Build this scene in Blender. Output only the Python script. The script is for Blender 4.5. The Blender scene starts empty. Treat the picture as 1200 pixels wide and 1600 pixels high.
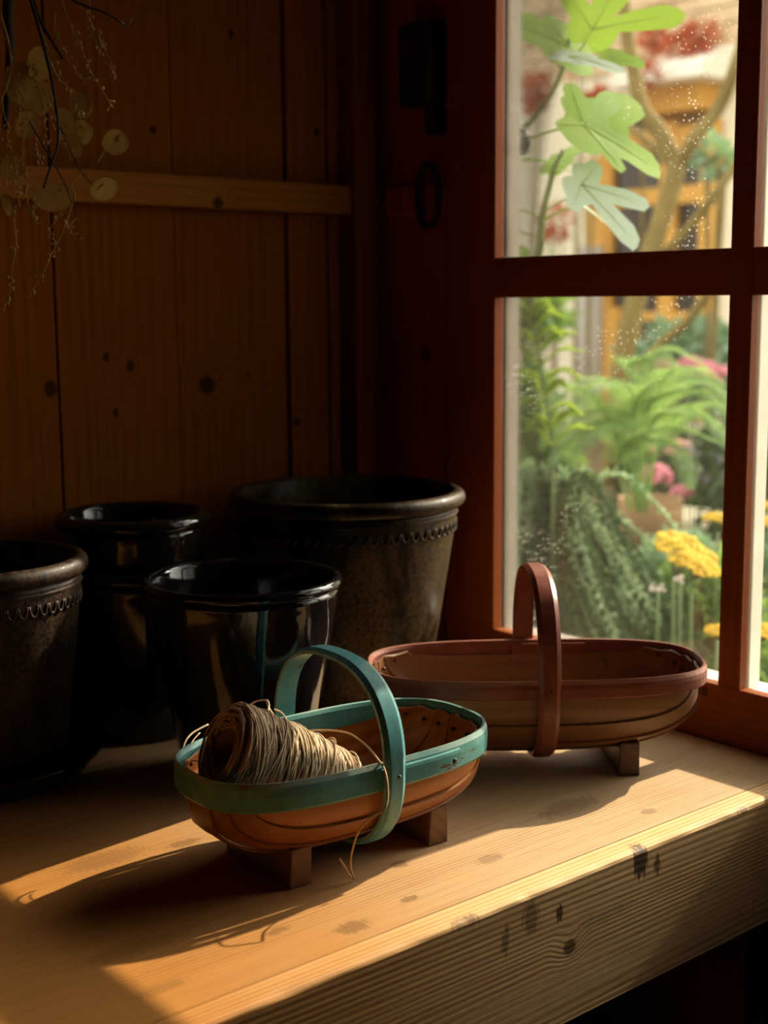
import bpy, bmesh, math, random
from mathutils import Vector, Matrix, Quaternion
random.seed(7)
PI = math.pi
R = random.random
def U(a, b): return a + (b - a) * random.random()
SC = bpy.context.scene
COL = SC.collection

# ---------------------------------------------------------------- camera
CR = Vector((0.76392877, -0.64525654, -0.00753851))
CU = Vector((0.10368375, 0.11120559, 0.98837392))
CF = Vector((0.63691641, 0.75582889, -0.15185577))
CP = Vector((0, 0, 0.5))
FPX = 2134.44
cam = bpy.data.cameras.new('camera')
camo = bpy.data.objects.new('camera', cam)
COL.objects.link(camo)
m3 = Matrix((CR, CU, -CF)).transposed()
camo.matrix_world = Matrix.Translation(CP) @ m3.to_4x4()
cam.sensor_fit = 'VERTICAL'
cam.sensor_height = 24.0
cam.lens = FPX / 1600 * 24.0
cam.clip_start = 0.02
cam.clip_end = 200
cam.dof.use_dof = True
cam.dof.focus_distance = 1.27
cam.dof.aperture_fstop = 3.2
SC.camera = camo
def at(x, y, d):
    """world point seen at pixel x, y at depth d"""
    return CP + (CF + CR * ((x - 600) / FPX) - CU * ((y - 800) / FPX)) * d

# ---------------------------------------------------------------- light
w = bpy.data.worlds.new('sky')
SC.world = w
w.use_nodes = True
wn = w.node_tree.nodes
wl = w.node_tree.links
bg = wn['Background']
sky = wn.new('ShaderNodeTexSky')
sky.sky_type = 'NISHITA'
sky.sun_disc = False
sky.sun_elevation = math.radians(33)
sky.sun_rotation = math.radians(90)
hs = wn.new('ShaderNodeHueSaturation')
hs.inputs['Saturation'].default_value = 0.45
wl.new(sky.outputs[0], hs.inputs['Color'])
haze = wn.new('ShaderNodeMix')            # thin bright haze over the clear sky
haze.data_type = 'RGBA'
haze.blend_type = 'ADD'
haze.inputs[0].default_value = 1.0
haze.inputs[7].default_value = (6.4, 5.9, 4.8, 1)
wl.new(hs.outputs[0], haze.inputs[6])
wl.new(haze.outputs[2], bg.inputs[0])
sky.dust_density = 4.0
bg.inputs[1].default_value = 0.30
sun = bpy.data.lights.new('sun', 'SUN')
sun.energy = 9.3
sun.color = (1.0, 0.86, 0.66)
sun.angle = math.radians(0.6)
suno = bpy.data.objects.new('sun', sun)
COL.objects.link(suno)
suno.rotation_euler = Vector((-1.0, 0.012, -0.622)).to_track_quat('-Z', 'Y').to_euler()
suno.location = (6, 0, 6)
vs = SC.view_settings
vs.view_transform = 'Standard'
vs.look = 'None'
vs.exposure = 0.0
vs.gamma = 1.0
vs.use_curve_mapping = False
SC.cycles.max_bounces = 10
SC.cycles.transparent_max_bounces = 16
SC.cycles.sample_clamp_indirect = 4.0
SC.cycles.use_denoising = True

# ---------------------------------------------------------------- helpers
class MB:
    def __init__(s): s.v = []; s.f = []
    def add(s, vs, fs):
        o = len(s.v)
        s.v += [tuple(p) for p in vs]
        s.f += [tuple(i + o for i in f) for f in fs]
        return s
    def box(s, x0, x1, y0, y1, z0, z1):
        return s.add([(x0,y0,z0),(x1,y0,z0),(x1,y1,z0),(x0,y1,z0),(x0,y0,z1),(x1,y0,z1),(x1,y1,z1),(x0,y1,z1)],
                     [(0,3,2,1),(4,5,6,7),(0,1,5,4),(1,2,6,5),(2,3,7,6),(3,0,4,7)])
    def tube(s, pts, r, n=6, closed=False, flat=1.0):
        pts = [Vector(p) for p in pts]
        N = len(pts)
        rr = r if isinstance(r, (list, tuple)) else [r] * N
        t0 = (pts[1] - pts[0]).normalized()
        up = Vector((0, 0, 1)) if abs(t0.z) < 0.9 else Vector((1, 0, 0))
        nrm = (up - t0 * up.dot(t0)).normalized()
        vs = []
        for i in range(N):
            a = pts[(i - 1) % N] if (i or closed) else pts[0]
            b = pts[(i + 1) % N] if (i < N - 1 or closed) else pts[-1]
            t = (b - a)
            if t.length < 1e-9: t = t0
            t.normalize()
            nrm = nrm - t * nrm.dot(t)
            if nrm.length < 1e-6: nrm = t.orthogonal()
            nrm.normalize()
            bi = t.cross(nrm)
            for k in range(n):
                q = 2 * PI * k / n
                vs.append(pts[i] + (nrm * math.cos(q) + bi * math.sin(q) * flat) * rr[i])
        fs = []
        for i in range(N if closed else N - 1):
            j = (i + 1) % N
            for k in range(n):
                l = (k + 1) % n
                fs.append((i*n+k, i*n+l, j*n+l, j*n+k))
        if not closed:
            fs.append(tuple(range(n))[::-1]); fs.append(tuple((N-1)*n + k for k in range(n)))
        return s.add(vs, fs)
    def grid(s, fn, nu, nv, cu=False, cv=False):
        U_ = nu if cu else nu + 1
        V_ = nv if cv else nv + 1
        vs = [fn(i / nu, j / nv) for i in range(U_) for j in range(V_)]
        fs = []
        for i in range(nu):
            for j in range(nv):
                a, b = i, (i + 1) % U_
                c, d = j, (j + 1) % V_
                fs.append((a*V_+c, b*V_+c, b*V_+d, a*V_+d))
        return s.add(vs, fs)
    def lathe(s, prof, n=96, c=(0, 0, 0)):
        vs = []
        for r, z in prof:
            for k in range(n):
                q = 2 * PI * k / n
                vs.append((c[0] + r * math.cos(q), c[1] + r * math.sin(q), c[2] + z))
        fs = []
        for i in range(len(prof) - 1):
            for k in range(n):
                l = (k + 1) % n
                fs.append((i*n+k, i*n+l, (i+1)*n+l, (i+1)*n+k))
        return s.add(vs, fs)
    def ball(s, c, r, n=6, m=4, sz=1.0):
        c = Vector(c)
        vs = [c + Vector((0, 0, r * sz))]
        for i in range(1, m):
            a = PI * i / m
            for k in range(n):
                q = 2 * PI * k / n
                vs.append(c + Vector((r*math.sin(a)*math.cos(q), r*math.sin(a)*math.sin(q), r*sz*math.cos(a))))
        vs.append(c - Vector((0, 0, r * sz)))
        fs = [(0, 1 + k, 1 + (k + 1) % n) for k in range(n)]
        for i in range(m - 2):
            for k in range(n):
                l = (k + 1) % n
                fs.append((1+i*n+k, 1+(i+1)*n+k, 1+(i+1)*n+l, 1+i*n+l))
        e = len(vs) - 1
        fs += [(e, 1+(m-2)*n+(k+1) % n, 1+(m-2)*n+k) for k in range(n)]
        return s.add(vs, fs)
    def build(s, name, mat, parent=None, smooth=False, bevel=0, off=None, segs=2, kind=None, label=None):
        me = bpy.data.meshes.new(name)
        vs = s.v if off is None else [(p[0]-off[0], p[1]-off[1], p[2]-off[2]) for p in s.v]
        me.from_pydata(vs, [], s.f)
        me.update()
        if mat: me.materials.append(mat)
        o = bpy.data.objects.new(name, me)
        COL.objects.link(o)
        if parent is not None: o.parent = parent
        if smooth:
            me.polygons.foreach_set('use_smooth', [True] * len(me.polygons))
        if bevel:
            b = o.modifiers.new('bevel', 'BEVEL'); b.width = bevel; b.segments = segs
            b.limit_method = 'ANGLE'; b.angle_limit = math.radians(40)
        if kind: o['kind'] = kind
        if label: o['label'] = label
        return o
def tag(o, label=None, cat=None, group=None, kind=None):
    if label: o['label'] = label
    if cat: o['category'] = cat
    if group: o['group'] = group
    if kind: o['kind'] = kind
    return o
def thing(name, loc, label, cat, group=None, rz=0.0):
    o = bpy.data.objects.new(name, None)
    COL.objects.link(o)
    o.empty_display_size = 0.02
    o.location = loc
    o.rotation_euler = (0, 0, rz)
    return tag(o, label, cat, group)
def recalc(o):
    bm = bmesh.new(); bm.from_mesh(o.data)
    bmesh.ops.recalc_face_normals(bm, faces=bm.faces)
    bm.to_mesh(o.data); bm.free()
    return o
def smooth_path(pts, n=6):
    """catmull-rom through pts"""
    P = [Vector(p) for p in pts]
    P = [P[0] * 2 - P[1]] + P + [P[-1] * 2 - P[-2]]
    out = []
    for i in range(1, len(P) - 2):
        for k in range(n):
            t = k / n
            a, b, c, d = P[i-1], P[i], P[i+1], P[i+2]
            out.append(0.5 * ((2*b) + (c-a)*t + (2*a-5*b+4*c-d)*t*t + (3*b-a-3*c+d)*t**3))
    out.append(P[-2])
    return out

# ---------------------------------------------------------------- materials
class NT:
    def __init__(s, name):
        s.m = bpy.data.materials.new(name); s.m.use_nodes = True
        s.n = s.m.node_tree.nodes; s.l = s.m.node_tree.links
        s.b = s.n['Principled BSDF']; s.out = s.n['Material Output']
    def new(s, t, **k):
        n = s.n.new(t)
        for a, b in k.items(): setattr(n, a, b)
        return n
    def link(s, a, b): s.l.new(a, b)
    def set(s, inp, v):
        if hasattr(v, 'links') or hasattr(v, 'is_linked'): s.l.new(v, inp)
        else: inp.default_value = v
    def math(s, op, a, b=None, c=None, clamp=False):
        n = s.new('ShaderNodeMath', operation=op, use_clamp=clamp)
        for i, v in enumerate((a, b, c)):
            if v is not None: s.set(n.inputs[i], v)
        return n.outputs[0]
    def vmath(s, op, a, b=None):
        n = s.new('ShaderNodeVectorMath', operation=op)
        s.set(n.inputs[0], a)
        if b is not None: s.set(n.inputs[1], b)
        return n.outputs['Value'] if op in ('LENGTH', 'DOT_PRODUCT') else n.outputs[0]
    def noise(s, vec, scale, detail=3, rough=0.55, dist=0.0):
        n = s.new('ShaderNodeTexNoise')
        if vec is not None: s.link(vec, n.inputs['Vector'])
        n.inputs['Scale'].default_value = scale; n.inputs['Detail'].default_value = detail
        n.inputs['Roughness'].default_value = rough; n.inputs['Distortion'].default_value = dist
        return n.outputs['Fac']
    def ramp(s, fac, *stops):
        n = s.new('ShaderNodeValToRGB')
        e = n.color_ramp.elements
        while len(e) < len(stops): e.new(0.5)
        for i, (p, c) in enumerate(stops):
            e[i].position = p
            e[i].color = (c, c, c, 1) if not isinstance(c, tuple) else (*c, 1)
        s.link(fac, n.inputs[0])
        return n.outputs[0]
    def mapr(s, v, a, b, c, d, smooth=True):
        n = s.new('ShaderNodeMapRange', interpolation_type='SMOOTHSTEP' if smooth else 'LINEAR')
        s.set(n.inputs[0], v)
        for i, x in enumerate((a, b, c, d)): n.inputs[1 + i].default_value = x
        return n.outputs[0]
    def mix(s, f, a, b, blend='MIX'):
        n = s.new('ShaderNodeMix', data_type='RGBA', blend_type=blend)
        s.set(n.inputs[0], f)
        for i, v in ((6, a), (7, b)):
            if isinstance(v, tuple): n.inputs[i].default_value = (*v, 1)
            else: s.link(v, n.inputs[i])
        return n.outputs[2]
    def bump(s, h, strength=0.3, dist=0.002):
        n = s.new('ShaderNodeBump'); n.inputs['Strength'].default_value = strength
        n.inputs['Distance'].default_value = dist
        s.link(h, n.inputs['Height']); s.link(n.outputs[0], s.b.inputs['Normal'])
    def coord(s, out='Object'): return s.new('ShaderNodeTexCoord').outputs[out]
    def mapping(s, vec, scale=(1, 1, 1), loc=(0, 0, 0), rot=(0, 0, 0)):
        n = s.new('ShaderNodeMapping')
        s.link(vec, n.inputs[0]); n.inputs[1].default_value = loc; n.inputs[2].default_value = rot; n.inputs[3].default_value = scale
        return n.outputs[0]

def wood(name, light, dark, axis='x', freq=60, rough=0.5, knots=(), knot_col=(0.03, 0.012, 0.004), bands=0.5, contrast=1.0,
         stains=None, var=0.12, tone_shade=None, spec=0.4, bump=0.15, stretch=0.05, wear=None, line=None, gw=0.05, marks=()):
    """grain along axis; knots = (x,y,z,rx,rz) in object space"""
    t = NT(name)
    co = t.coord()
    rnd = t.new('ShaderNodeObjectInfo').outputs['Random']
    offs = t.new('ShaderNodeCombineXYZ')
    for i in range(3): t.link(t.math('MULTIPLY', rnd, 3.7 + 2.3 * i), offs.inputs[i])
    sc = [1, 1, 1]; ai = 'xyz'.index(axis); sc[ai] = stretch
    cs = t.mapping(co, tuple(sc))
    cs = t.vmath('ADD', cs, offs.outputs[0])
    low = t.noise(cs, 9, 2, 0.5)
    warp = None; kmask = None
    for (kx, ky, kz, ra, rb) in knots:
        d = t.vmath('SUBTRACT', co, (kx, ky, kz))
        s3 = [1 / rb] * 3; s3[ai] = 1 / ra
        d = t.vmath('LENGTH', t.vmath('MULTIPLY', d, tuple(s3)))
        wv = t.mapr(d, 0, 3.2, 1, 0)
        mk = t.mapr(d, 0.55, 1.05, 1, 0)
        warp = wv if warp is None else t.math('ADD', warp, wv)
        kmask = mk if kmask is None else t.math('MAXIMUM', kmask, mk)
    sx = t.new('ShaderNodeSeparateXYZ'); t.link(cs, sx.inputs[0])
    ac = [i for i in range(3) if i != ai]
    g = t.math('ADD', t.math('MULTIPLY', sx.outputs[ac[0]], freq), t.math('MULTIPLY', sx.outputs[ac[1]], freq))
    g = t.math('ADD', g, t.math('MULTIPLY', low, freq * gw))
    if warp is not None: g = t.math('ADD', g, t.math('MULTIPLY', warp, 2.2))
    band = t.math('MULTIPLY_ADD', t.math('SINE', t.math('MULTIPLY', g, 6.283)), 0.5, 0.5)
    band = t.math('MULTIPLY', t.math('POWER', band, 1.6), t.mapr(t.noise(cs, 22, 2), 0.3, 0.65, 0.25, 1.25))
    fib = t.noise(cs, 260, 4, 0.6)
    mot = t.noise(co, 7, 3, 0.6)
    v = t.math('ADD', t.math('MULTIPLY', band, bands), t.math('MULTIPLY', t.math('SUBTRACT', fib, 0.5), 1.1 * contrast))
    v = t.math('ADD', v, t.math('MULTIPLY', t.math('SUBTRACT', mot, 0.5), 0.7 * contrast), clamp=True)
    c = t.mix(v, light, dark)
    if tone_shade:                             # warmer tone to the left, with shade away from the window painted in
        (x0, x1, tint) = tone_shade
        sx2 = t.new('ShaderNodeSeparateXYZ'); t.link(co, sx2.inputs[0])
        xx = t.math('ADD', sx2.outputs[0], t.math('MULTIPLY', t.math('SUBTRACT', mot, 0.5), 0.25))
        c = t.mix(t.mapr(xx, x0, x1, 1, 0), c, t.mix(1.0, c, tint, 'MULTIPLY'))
    bri = t.math('ADD', t.math('MULTIPLY', t.math('SUBTRACT', rnd, 0.5), 2 * var), 1.0)
    vm = t.new('ShaderNodeVectorMath', operation='SCALE'); t.link(c, vm.inputs[0]); t.link(bri, vm.inputs[3])
    c = vm.outputs[0]
    if kmask is not None: c = t.mix(t.math('MULTIPLY', kmask, 0.85), c, knot_col)
    if stains:
        col, thr, scl = stains
        st = t.noise(t.mapping(co, (1, 1, 1), (3.1, 1.7, 0.4)), scl, 5, 0.65, 0.6)
        st2 = t.noise(co, 190, 2, 0.5)
        c = t.mix(t.math('MULTIPLY', t.mapr(st, thr, thr + 0.12, 0, 1), 0.75), c, col)
        c = t.mix(t.math('MULTIPLY', t.mapr(st2, 0.74, 0.79, 0, 1), 0.7), c, col)
    for (kx, ky, kz, ra, rb, am) in marks:      # old scuffs and soil marks
        d = t.vmath('SUBTRACT', co, (kx, ky, kz))
        s3 = [1 / rb] * 3; s3[ai] = 1 / ra
        d = t.vmath('LENGTH', t.vmath('MULTIPLY', d, tuple(s3)))
        d = t.math('ADD', d, t.math('MULTIPLY', t.math('SUBTRACT', t.noise(t.mapping(co, (3, 1, 0.45)), 120, 4, 0.7), 0.5), 1.9))
        c = t.mix(t.math('MULTIPLY', t.mapr(d, 0.55, 1.0, 1, 0), am), c, (0.070, 0.036, 0.014))
    if wear:
        wc, thr, scl = wear
        wnz = t.noise(t.mapping(co, tuple(sc2 * 1.0 if i != ai else 0.25 for i, sc2 in enumerate((1, 1, 1)))), scl, 5, 0.65, 0.3)
        c = t.mix(t.mapr(wnz, thr, thr + 0.05, 0, 1), c, wc)
    t.link(c, t.b.inputs['Base Color'])
    t.b.inputs['Roughness'].default_value = rough
    t.b.inputs['Specular IOR Level'].default_value = spec
    t.bump(t.math('ADD', fib, t.math('MULTIPLY', band, -0.4)), bump, 0.001)
    return t.m
def _nop(): pass
def paint(name, col, col2, under, axis='x', rough=0.42, thr=0.66, scl=55, pale=None):
    t = NT(name)
    co = t.coord()
    sc = [1, 1, 1]; ai = 'xyz'.index(axis); sc[ai] = 0.22
    cs = t.mapping(co, tuple(sc))
    n1 = t.noise(co, 22, 4, 0.6)
    c = t.mix(t.mapr(n1, 0.35, 0.68, 0, 1), col, col2)
    if pale:
        n3 = t.noise(cs, 38, 4, 0.6)
        c = t.mix(t.math('MULTIPLY', t.mapr(n3, 0.52, 0.72, 0, 1), 0.6), c, pale)
    n2 = t.noise(cs, scl, 5, 0.7, 0.4)
    wm = t.mapr(n2, thr, thr + 0.035, 0, 1)
    c = t.mix(wm, c, under)
    pz = t.noise(co, 420, 2, 0.5)
    c = t.mix(t.mapr(pz, 0.71, 0.75, 0, 0.8), c, under)
    t.link(c, t.b.inputs['Base Color'])
    t.b.inputs['Roughness'].default_value = rough
    t.b.inputs['Specular IOR Level'].default_value = 0.3
    t.bump(t.math('SUBTRACT', t.noise(cs, 140, 3), t.math('MULTIPLY', wm, 0.6)), 0.25, 0.0008)
    return t.m
def glaze(name, base, patch, fleck, thr, scl, rough=0.12, fl=0.5, fscale=260, vstretch=0.55, sp=0.4):
    t = NT(name)
    co = t.coord()
    n1 = t.noise(t.mapping(co, (1, 1, vstretch)), scl, 5, 0.6, 0.8)
    m = t.mapr(n1, thr, thr + 0.10, 0, 1)
    vo = t.noise(co, fscale, 3, 0.7)
    pm = t.mix(t.mapr(vo, 0.42, 0.62, 0, 1), patch, fleck)
    c = t.mix(m, base, pm)
    t.link(c, t.b.inputs['Base Color'])
    t.link(t.math('ADD', t.math('MULTIPLY', m, 0.22), rough), t.b.inputs['Roughness'])
    t.b.inputs['Coat Weight'].default_value = 0.05
    t.b.inputs['Specular IOR Level'].default_value = sp
    t.b.inputs['Coat Roughness'].default_value = 0.05
    t.bump(t.math('ADD', t.math('MULTIPLY', vo, fl), t.noise(co, 30, 2)), 0.22, 0.0012)
    return t.m
def plain(name, col, rough=0.6, var=0.25, scl=30, spec=0.4, metal=0.0, bump=0.0):
    t = NT(name)
    n = t.noise(t.coord(), scl, 4, 0.6)
    k = 1 - var
    t.link(t.mix(n, tuple(x * k for x in col), tuple(min(1, x * (1 + var)) for x in col)), t.b.inputs['Base Color'])
    t.b.inputs['Roughness'].default_value = rough
    t.b.inputs['Specular IOR Level'].default_value = spec
    t.b.inputs['Metallic'].default_value = metal
    if bump: t.bump(n, bump, 0.003)
    return t.m
def leaf(name, col, trans, rough=0.45, var=0.3, scl=18, mixf=0.45):
    t = NT(name)
    n = t.noise(t.coord(), scl, 3, 0.6)
    rnd = t.new('ShaderNodeObjectInfo').outputs['Random']
    f = t.math('ADD', t.math('MULTIPLY', n, 0.7), t.math('MULTIPLY', rnd, 0.3))
    c1 = t.mix(f, tuple(x * (1 - var) for x in col), tuple(min(1, x * (1 + var)) for x in col))
    c2 = t.mix(f, tuple(x * (1 - var) for x in trans), tuple(min(1, x * (1 + var)) for x in trans))
    t.link(c1, t.b.inputs['Base Color']); t.b.inputs['Roughness'].default_value = rough
    t.b.inputs['Specular IOR Level'].default_value = 0.35
    tr = t.new('ShaderNodeBsdfTranslucent'); t.link(c2, tr.inputs[0])
    ms = t.new('ShaderNodeMixShader'); ms.inputs[0].default_value = mixf
    t.link(t.b.outputs[0], ms.inputs[1]); t.link(tr.outputs[0], ms.inputs[2])
    t.link(ms.outputs[0], t.out.inputs[0])
    return t.m
def glass_pane(name):
    t = NT(name)
    t.n.remove(t.b)
    co = t.coord()
    tr = t.new('ShaderNodeBsdfTransparent'); tr.inputs[0].default_value = (0.97, 0.98, 0.96, 1)
    gl = t.new('ShaderNodeBsdfGlossy'); gl.inputs['Roughness'].default_value = 0.0
    fr = t.new('ShaderNodeFresnel'); fr.inputs[0].default_value = 1.45
    ms = t.new('ShaderNodeMixShader')
    t.link(t.math('MULTIPLY', fr.outputs[0], 0.8), ms.inputs[0]); t.link(tr.outputs[0], ms.inputs[1]); t.link(gl.outputs[0], ms.inputs[2])
    df = t.new('ShaderNodeBsdfTranslucent'); df.inputs[0].default_value = (0.8, 0.72, 0.6, 1)
    dd = t.new('ShaderNodeBsdfDiffuse'); dd.inputs[0].default_value = (0.7, 0.62, 0.5, 1)
    da = t.new('ShaderNodeMixShader'); t.link(df.outputs[0], da.inputs[1]); t.link(dd.outputs[0], da.inputs[2])
    vo = t.new('ShaderNodeTexVoronoi'); vo.inputs['Scale'].default_value = 170
    t.link(co, vo.inputs['Vector'])
    area = t.mapr(t.noise(co, 5.5, 3, 0.6), 0.44, 0.68, 0, 1)
    sz = t.math('MULTIPLY', t.noise(co, 60, 3), 0.34)
    spk = t.math('LESS_THAN', vo.outputs['Distance'], t.math('MULTIPLY', sz, t.math('MULTIPLY', area, 0.9)))
    film = t.math('MULTIPLY', t.noise(co, 14, 4, 0.7), 0.016)
    fac = t.math('ADD', t.math('MULTIPLY', spk, 0.55), film, clamp=True)
    m2 = t.new('ShaderNodeMixShader'); t.link(fac, m2.inputs[0])
    t.link(ms.outputs[0], m2.inputs[1]); t.link(da.outputs[0], m2.inputs[2])
    t.link(m2.outputs[0], t.out.inputs[0])
    return t.m

M = {}
KB = [(1.0299,1.515,.8417,.009,.008),(.9074,1.515,.7128,.006,.006),(1.1627,1.515,.7287,.007,.006),(.7544,1.515,.4005,.013,.011),
      (.8308,1.515,.4356,.007,.006),(.8643,1.515,.4234,.009,.007),(.8412,1.515,.3663,.007,.005),(.9797,1.515,.3943,.015,.017),
      (1.0448,1.515,.4059,.011,.006),(1.1198,1.515,.3379,.008,.008)]
M['wall'] = wood('stained_wall_board', (0.195, 0.056, 0.0042), (0.120, 0.030, 0.0018), 'z', 60, 0.75, KB, (0.022, 0.006, 0.001), bands=0.4, var=0.10, spec=0.04, gw=0.12)
M['rail'] = wood('wall_rail_wood', (0.23, 0.085, 0.011), (0.15, 0.048, 0.005), 'x', 90, 0.75, [(.9844,1.49,.6261,.010,.009)], (0.02, 0.006, 0.002), bands=0.5, spec=0.05)
M['wallr'] = wood('window_wall_board', (0.42, 0.085, 0.016), (0.26, 0.048, 0.009), 'z', 60, 0.55, [(1.275,1.4208,.4294,.013,.012)], (0.02, 0.007, 0.003))
M['frame'] = wood('window_frame_wood', (0.28, 0.066, 0.009), (0.17, 0.034, 0.005), 'z', 90, 0.5, [(1.258,.8893,.055,.006,.006)], (0.03, 0.008, 0.003), bands=0.45, spec=0.15)
M['frame_y'] = wood('window_rail_wood', (0.28, 0.066, 0.009), (0.17, 0.034, 0.005), 'y', 90, 0.5, [(1.258,.925,.0555,.007,.007)], (0.05, 0.012, 0.004), bands=0.45, spec=0.15)
M['top'] = wood('bench_top_wood', (0.60, 0.425, 0.245), (0.40, 0.240, 0.110), 'x', 190, 0.5, bands=0.55, contrast=1.25, spec=0.10, tone_shade=(-0.25, 0.30, (0.78, 0.48, 0.21)),  # left part oranger wood, also darkened in colour to deepen its shade
                marks=[(-.05, -.285, 0, .02, .012, .45), (-.10, -.25, 0, .015, .006, .4), (.13, -.26, 0, .02, .01, .35), (.02, -.275, 0, .012, .006, .5), (.28, -.22, 0, .05, .02, .4), (-.22, -.27, 0, .03, .008, .3), (.06, -.215, 0, .012, .008, .5), (-.135, -.03, 0, .05, .02, .3), (.33, -.28, 0, .012, .008, .35), (-.06, -.045, 0, .02, .01, .4), (-.2, -.2, 0, .06, .015, .25)], var=0.03,
                stains=((0.11, 0.065, 0.03), 0.64, 15), bump=0.3, stretch=0.035)
M['under'] = wood('bench_leg_wood', (0.40, 0.11, 0.045), (0.25, 0.06, 0.022), 'z', 40, 0.6)
M['whitep'] = plain('white_frame_paint', (0.60, 0.57, 0.47), 0.5, 0.12, 40)
M['glass'] = glass_pane('window_glass')
M['floor'] = wood('shed_floor_wood', (0.14, 0.07, 0.03), (0.09, 0.04, 0.015), 'y', 20, 0.7)
M['room'] = wood('shed_lining_wood', (0.16, 0.055, 0.014), (0.10, 0.03, 0.007), 'z', 20, 0.6)
M['black'] = plain('black_plastic', (0.012, 0.011, 0.010), 0.5)
M['pot_a'] = glaze('speckled_brown_glaze', (0.008, 0.0045, 0.0016), (0.056, 0.031, 0.007), (0.013, 0.008, 0.003), 0.42, 7, 0.28, 1.0, 190, sp=0.12)
M['pot_b'] = glaze('black_gloss_glaze', (0.006, 0.005, 0.005), (0.075, 0.028, 0.010), (0.04, 0.016, 0.007), 0.60, 8, 0.05, 0.3, 200, 0.45)
M['pot_c'] = glaze('dark_treacle_glaze', (0.010, 0.008, 0.006), (0.05, 0.022, 0.008), (0.015, 0.009, 0.005), 0.62, 9, 0.07, 0.3, 200)
M['pot_d'] = glaze('mottled_tan_glaze', (0.010, 0.006, 0.003), (0.055, 0.028, 0.011), (0.007, 0.004, 0.002), 0.40, 8, 0.30, 1.0, 210, sp=0.22)
M['teal'] = paint('worn_teal_paint', (0.066, 0.205, 0.195), (0.098, 0.275, 0.245), (0.085, 0.055, 0.03), 'x', 0.40, 0.635, 50, (0.24, 0.42, 0.34))
M['teal_h'] = paint('worn_teal_handle_paint', (0.070, 0.230, 0.245), (0.105, 0.300, 0.300), (0.09, 0.055, 0.03), 'z', 0.36, 0.63, 60, (0.24, 0.42, 0.34))
M['redp'] = paint('worn_red_stain', (0.165, 0.036, 0.020), (0.225, 0.060, 0.033), (0.30, 0.19, 0.11), 'x', 0.48, 0.70, 60, (0.26, 0.10, 0.06))
M['redp_h'] = paint('worn_red_handle_stain', (0.165, 0.036, 0.020), (0.225, 0.060, 0.033), (0.30, 0.19, 0.11), 'z', 0.33, 0.70, 60, (0.26, 0.10, 0.06))
M['slat'] = wood('small_trug_board', (0.34, 0.115, 0.016), (0.19, 0.052, 0.006), 'x', 60, 0.4, stains=((0.07, 0.04, 0.02), 0.66, 24), var=0.16, contrast=0.7)
M['slat_r'] = wood('large_trug_board', (0.20, 0.085, 0.030), (0.12, 0.045, 0.014), 'x', 60, 0.45, stains=((0.035, 0.02, 0.012), 0.62, 22), var=0.18, contrast=0.9)
M['foot'] = wood('trug_foot_wood', (0.17, 0.075, 0.030), (0.09, 0.034, 0.012), 'y', 60, 0.5, var=0.05)
M['teal_e'] = paint('rubbed_teal_edge', (0.16, 0.31, 0.28), (0.26, 0.36, 0.30), (0.20, 0.13, 0.075), 'x', 0.5, 0.60, 70, (0.42, 0.44, 0.36))
M['red_e'] = paint('rubbed_red_edge', (0.26, 0.085, 0.052), (0.32, 0.13, 0.085), (0.40, 0.29, 0.20), 'x', 0.42, 0.64, 70, (0.36, 0.19, 0.13))
M['foot_r'] = wood('dark_trug_foot_wood', (0.085, 0.030, 0.016), (0.045, 0.014, 0.007), 'y', 60, 0.5, var=0.05)
M['nail'] = plain('old_nail', (0.07, 0.05, 0.035), 0.45, 0.3, 200, 0.5, 0.6)
M['twine'] = plain('jute_twine', (0.56, 0.42, 0.27), 0.75, 0.35, 300, 0.25)
M['twine2'] = plain('loose_jute_twine', (0.47, 0.30, 0.15), 0.7, 0.3, 300, 0.25)
M['core'] = plain('twine_inner', (0.20, 0.125, 0.065), 0.85, 0.4, 200, 0.2)
M['dry'] = plain('dried_stem', (0.02, 0.011, 0.006), 0.8, 0.3, 80)
M['drys'] = plain('dried_straw_stem', (0.42, 0.26, 0.07), 0.8, 0.3, 80)
M['seed'] = plain('dried_seed', (0.34, 0.21, 0.06), 0.7, 0.5, 120)
M['honesty'] = leaf('honesty_disc', (0.50, 0.33, 0.085), (0.5, 0.33, 0.08), 0.5, 0.3, 60, 0.4)
M['soil'] = plain('garden_soil', (0.16, 0.115, 0.06), 0.95, 0.5, 6, 0.1, 0, 0.6)
M['render'] = plain('cream_render', (0.80, 0.73, 0.55), 0.9, 0.08, 3)
M['stone'] = plain('tan_stone', (0.62, 0.46, 0.28), 0.9, 0.35, 4)
M['ochre'] = plain('ochre_paint', (0.62, 0.32, 0.05), 0.55, 0.15, 8)
M['ochred'] = plain('dark_ochre_board', (0.20, 0.10, 0.018), 0.6, 0.3, 6)
M['awn'] = plain('cream_canopy', (0.86, 0.82, 0.70), 0.7, 0.06, 5)
M['dpane'] = plain('dark_window_pane', (0.035, 0.025, 0.018), 0.12, 0.2, 4)
M['pipe'] = plain('grey_pipe_paint', (0.46, 0.43, 0.38), 0.6, 0.1, 8)
M['bark'] = plain('tree_bark', (0.20, 0.145, 0.045), 0.85, 0.45, 12, 0.2, 0, 0.5)
M['figleaf'] = leaf('fig_leaf_green', (0.15, 0.28, 0.03), (0.36, 0.52, 0.05), 0.65, 0.15, 14, 0.5)
M['figpale'] = leaf('fig_leaf_pale_face', (0.42, 0.52, 0.45), (0.35, 0.45, 0.25), 0.65, 0.10, 14, 0.25)
M['figvein'] = leaf('fig_vein', (0.36, 0.48, 0.16), (0.5, 0.6, 0.2), 0.5, 0.1, 14, 0.4)
M['figstem'] = plain('fig_stem', (0.17, 0.20, 0.06), 0.6, 0.25, 30)
M['figfruit'] = plain('fig_fruit', (0.045, 0.05, 0.055), 0.45, 0.3, 30)
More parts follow.
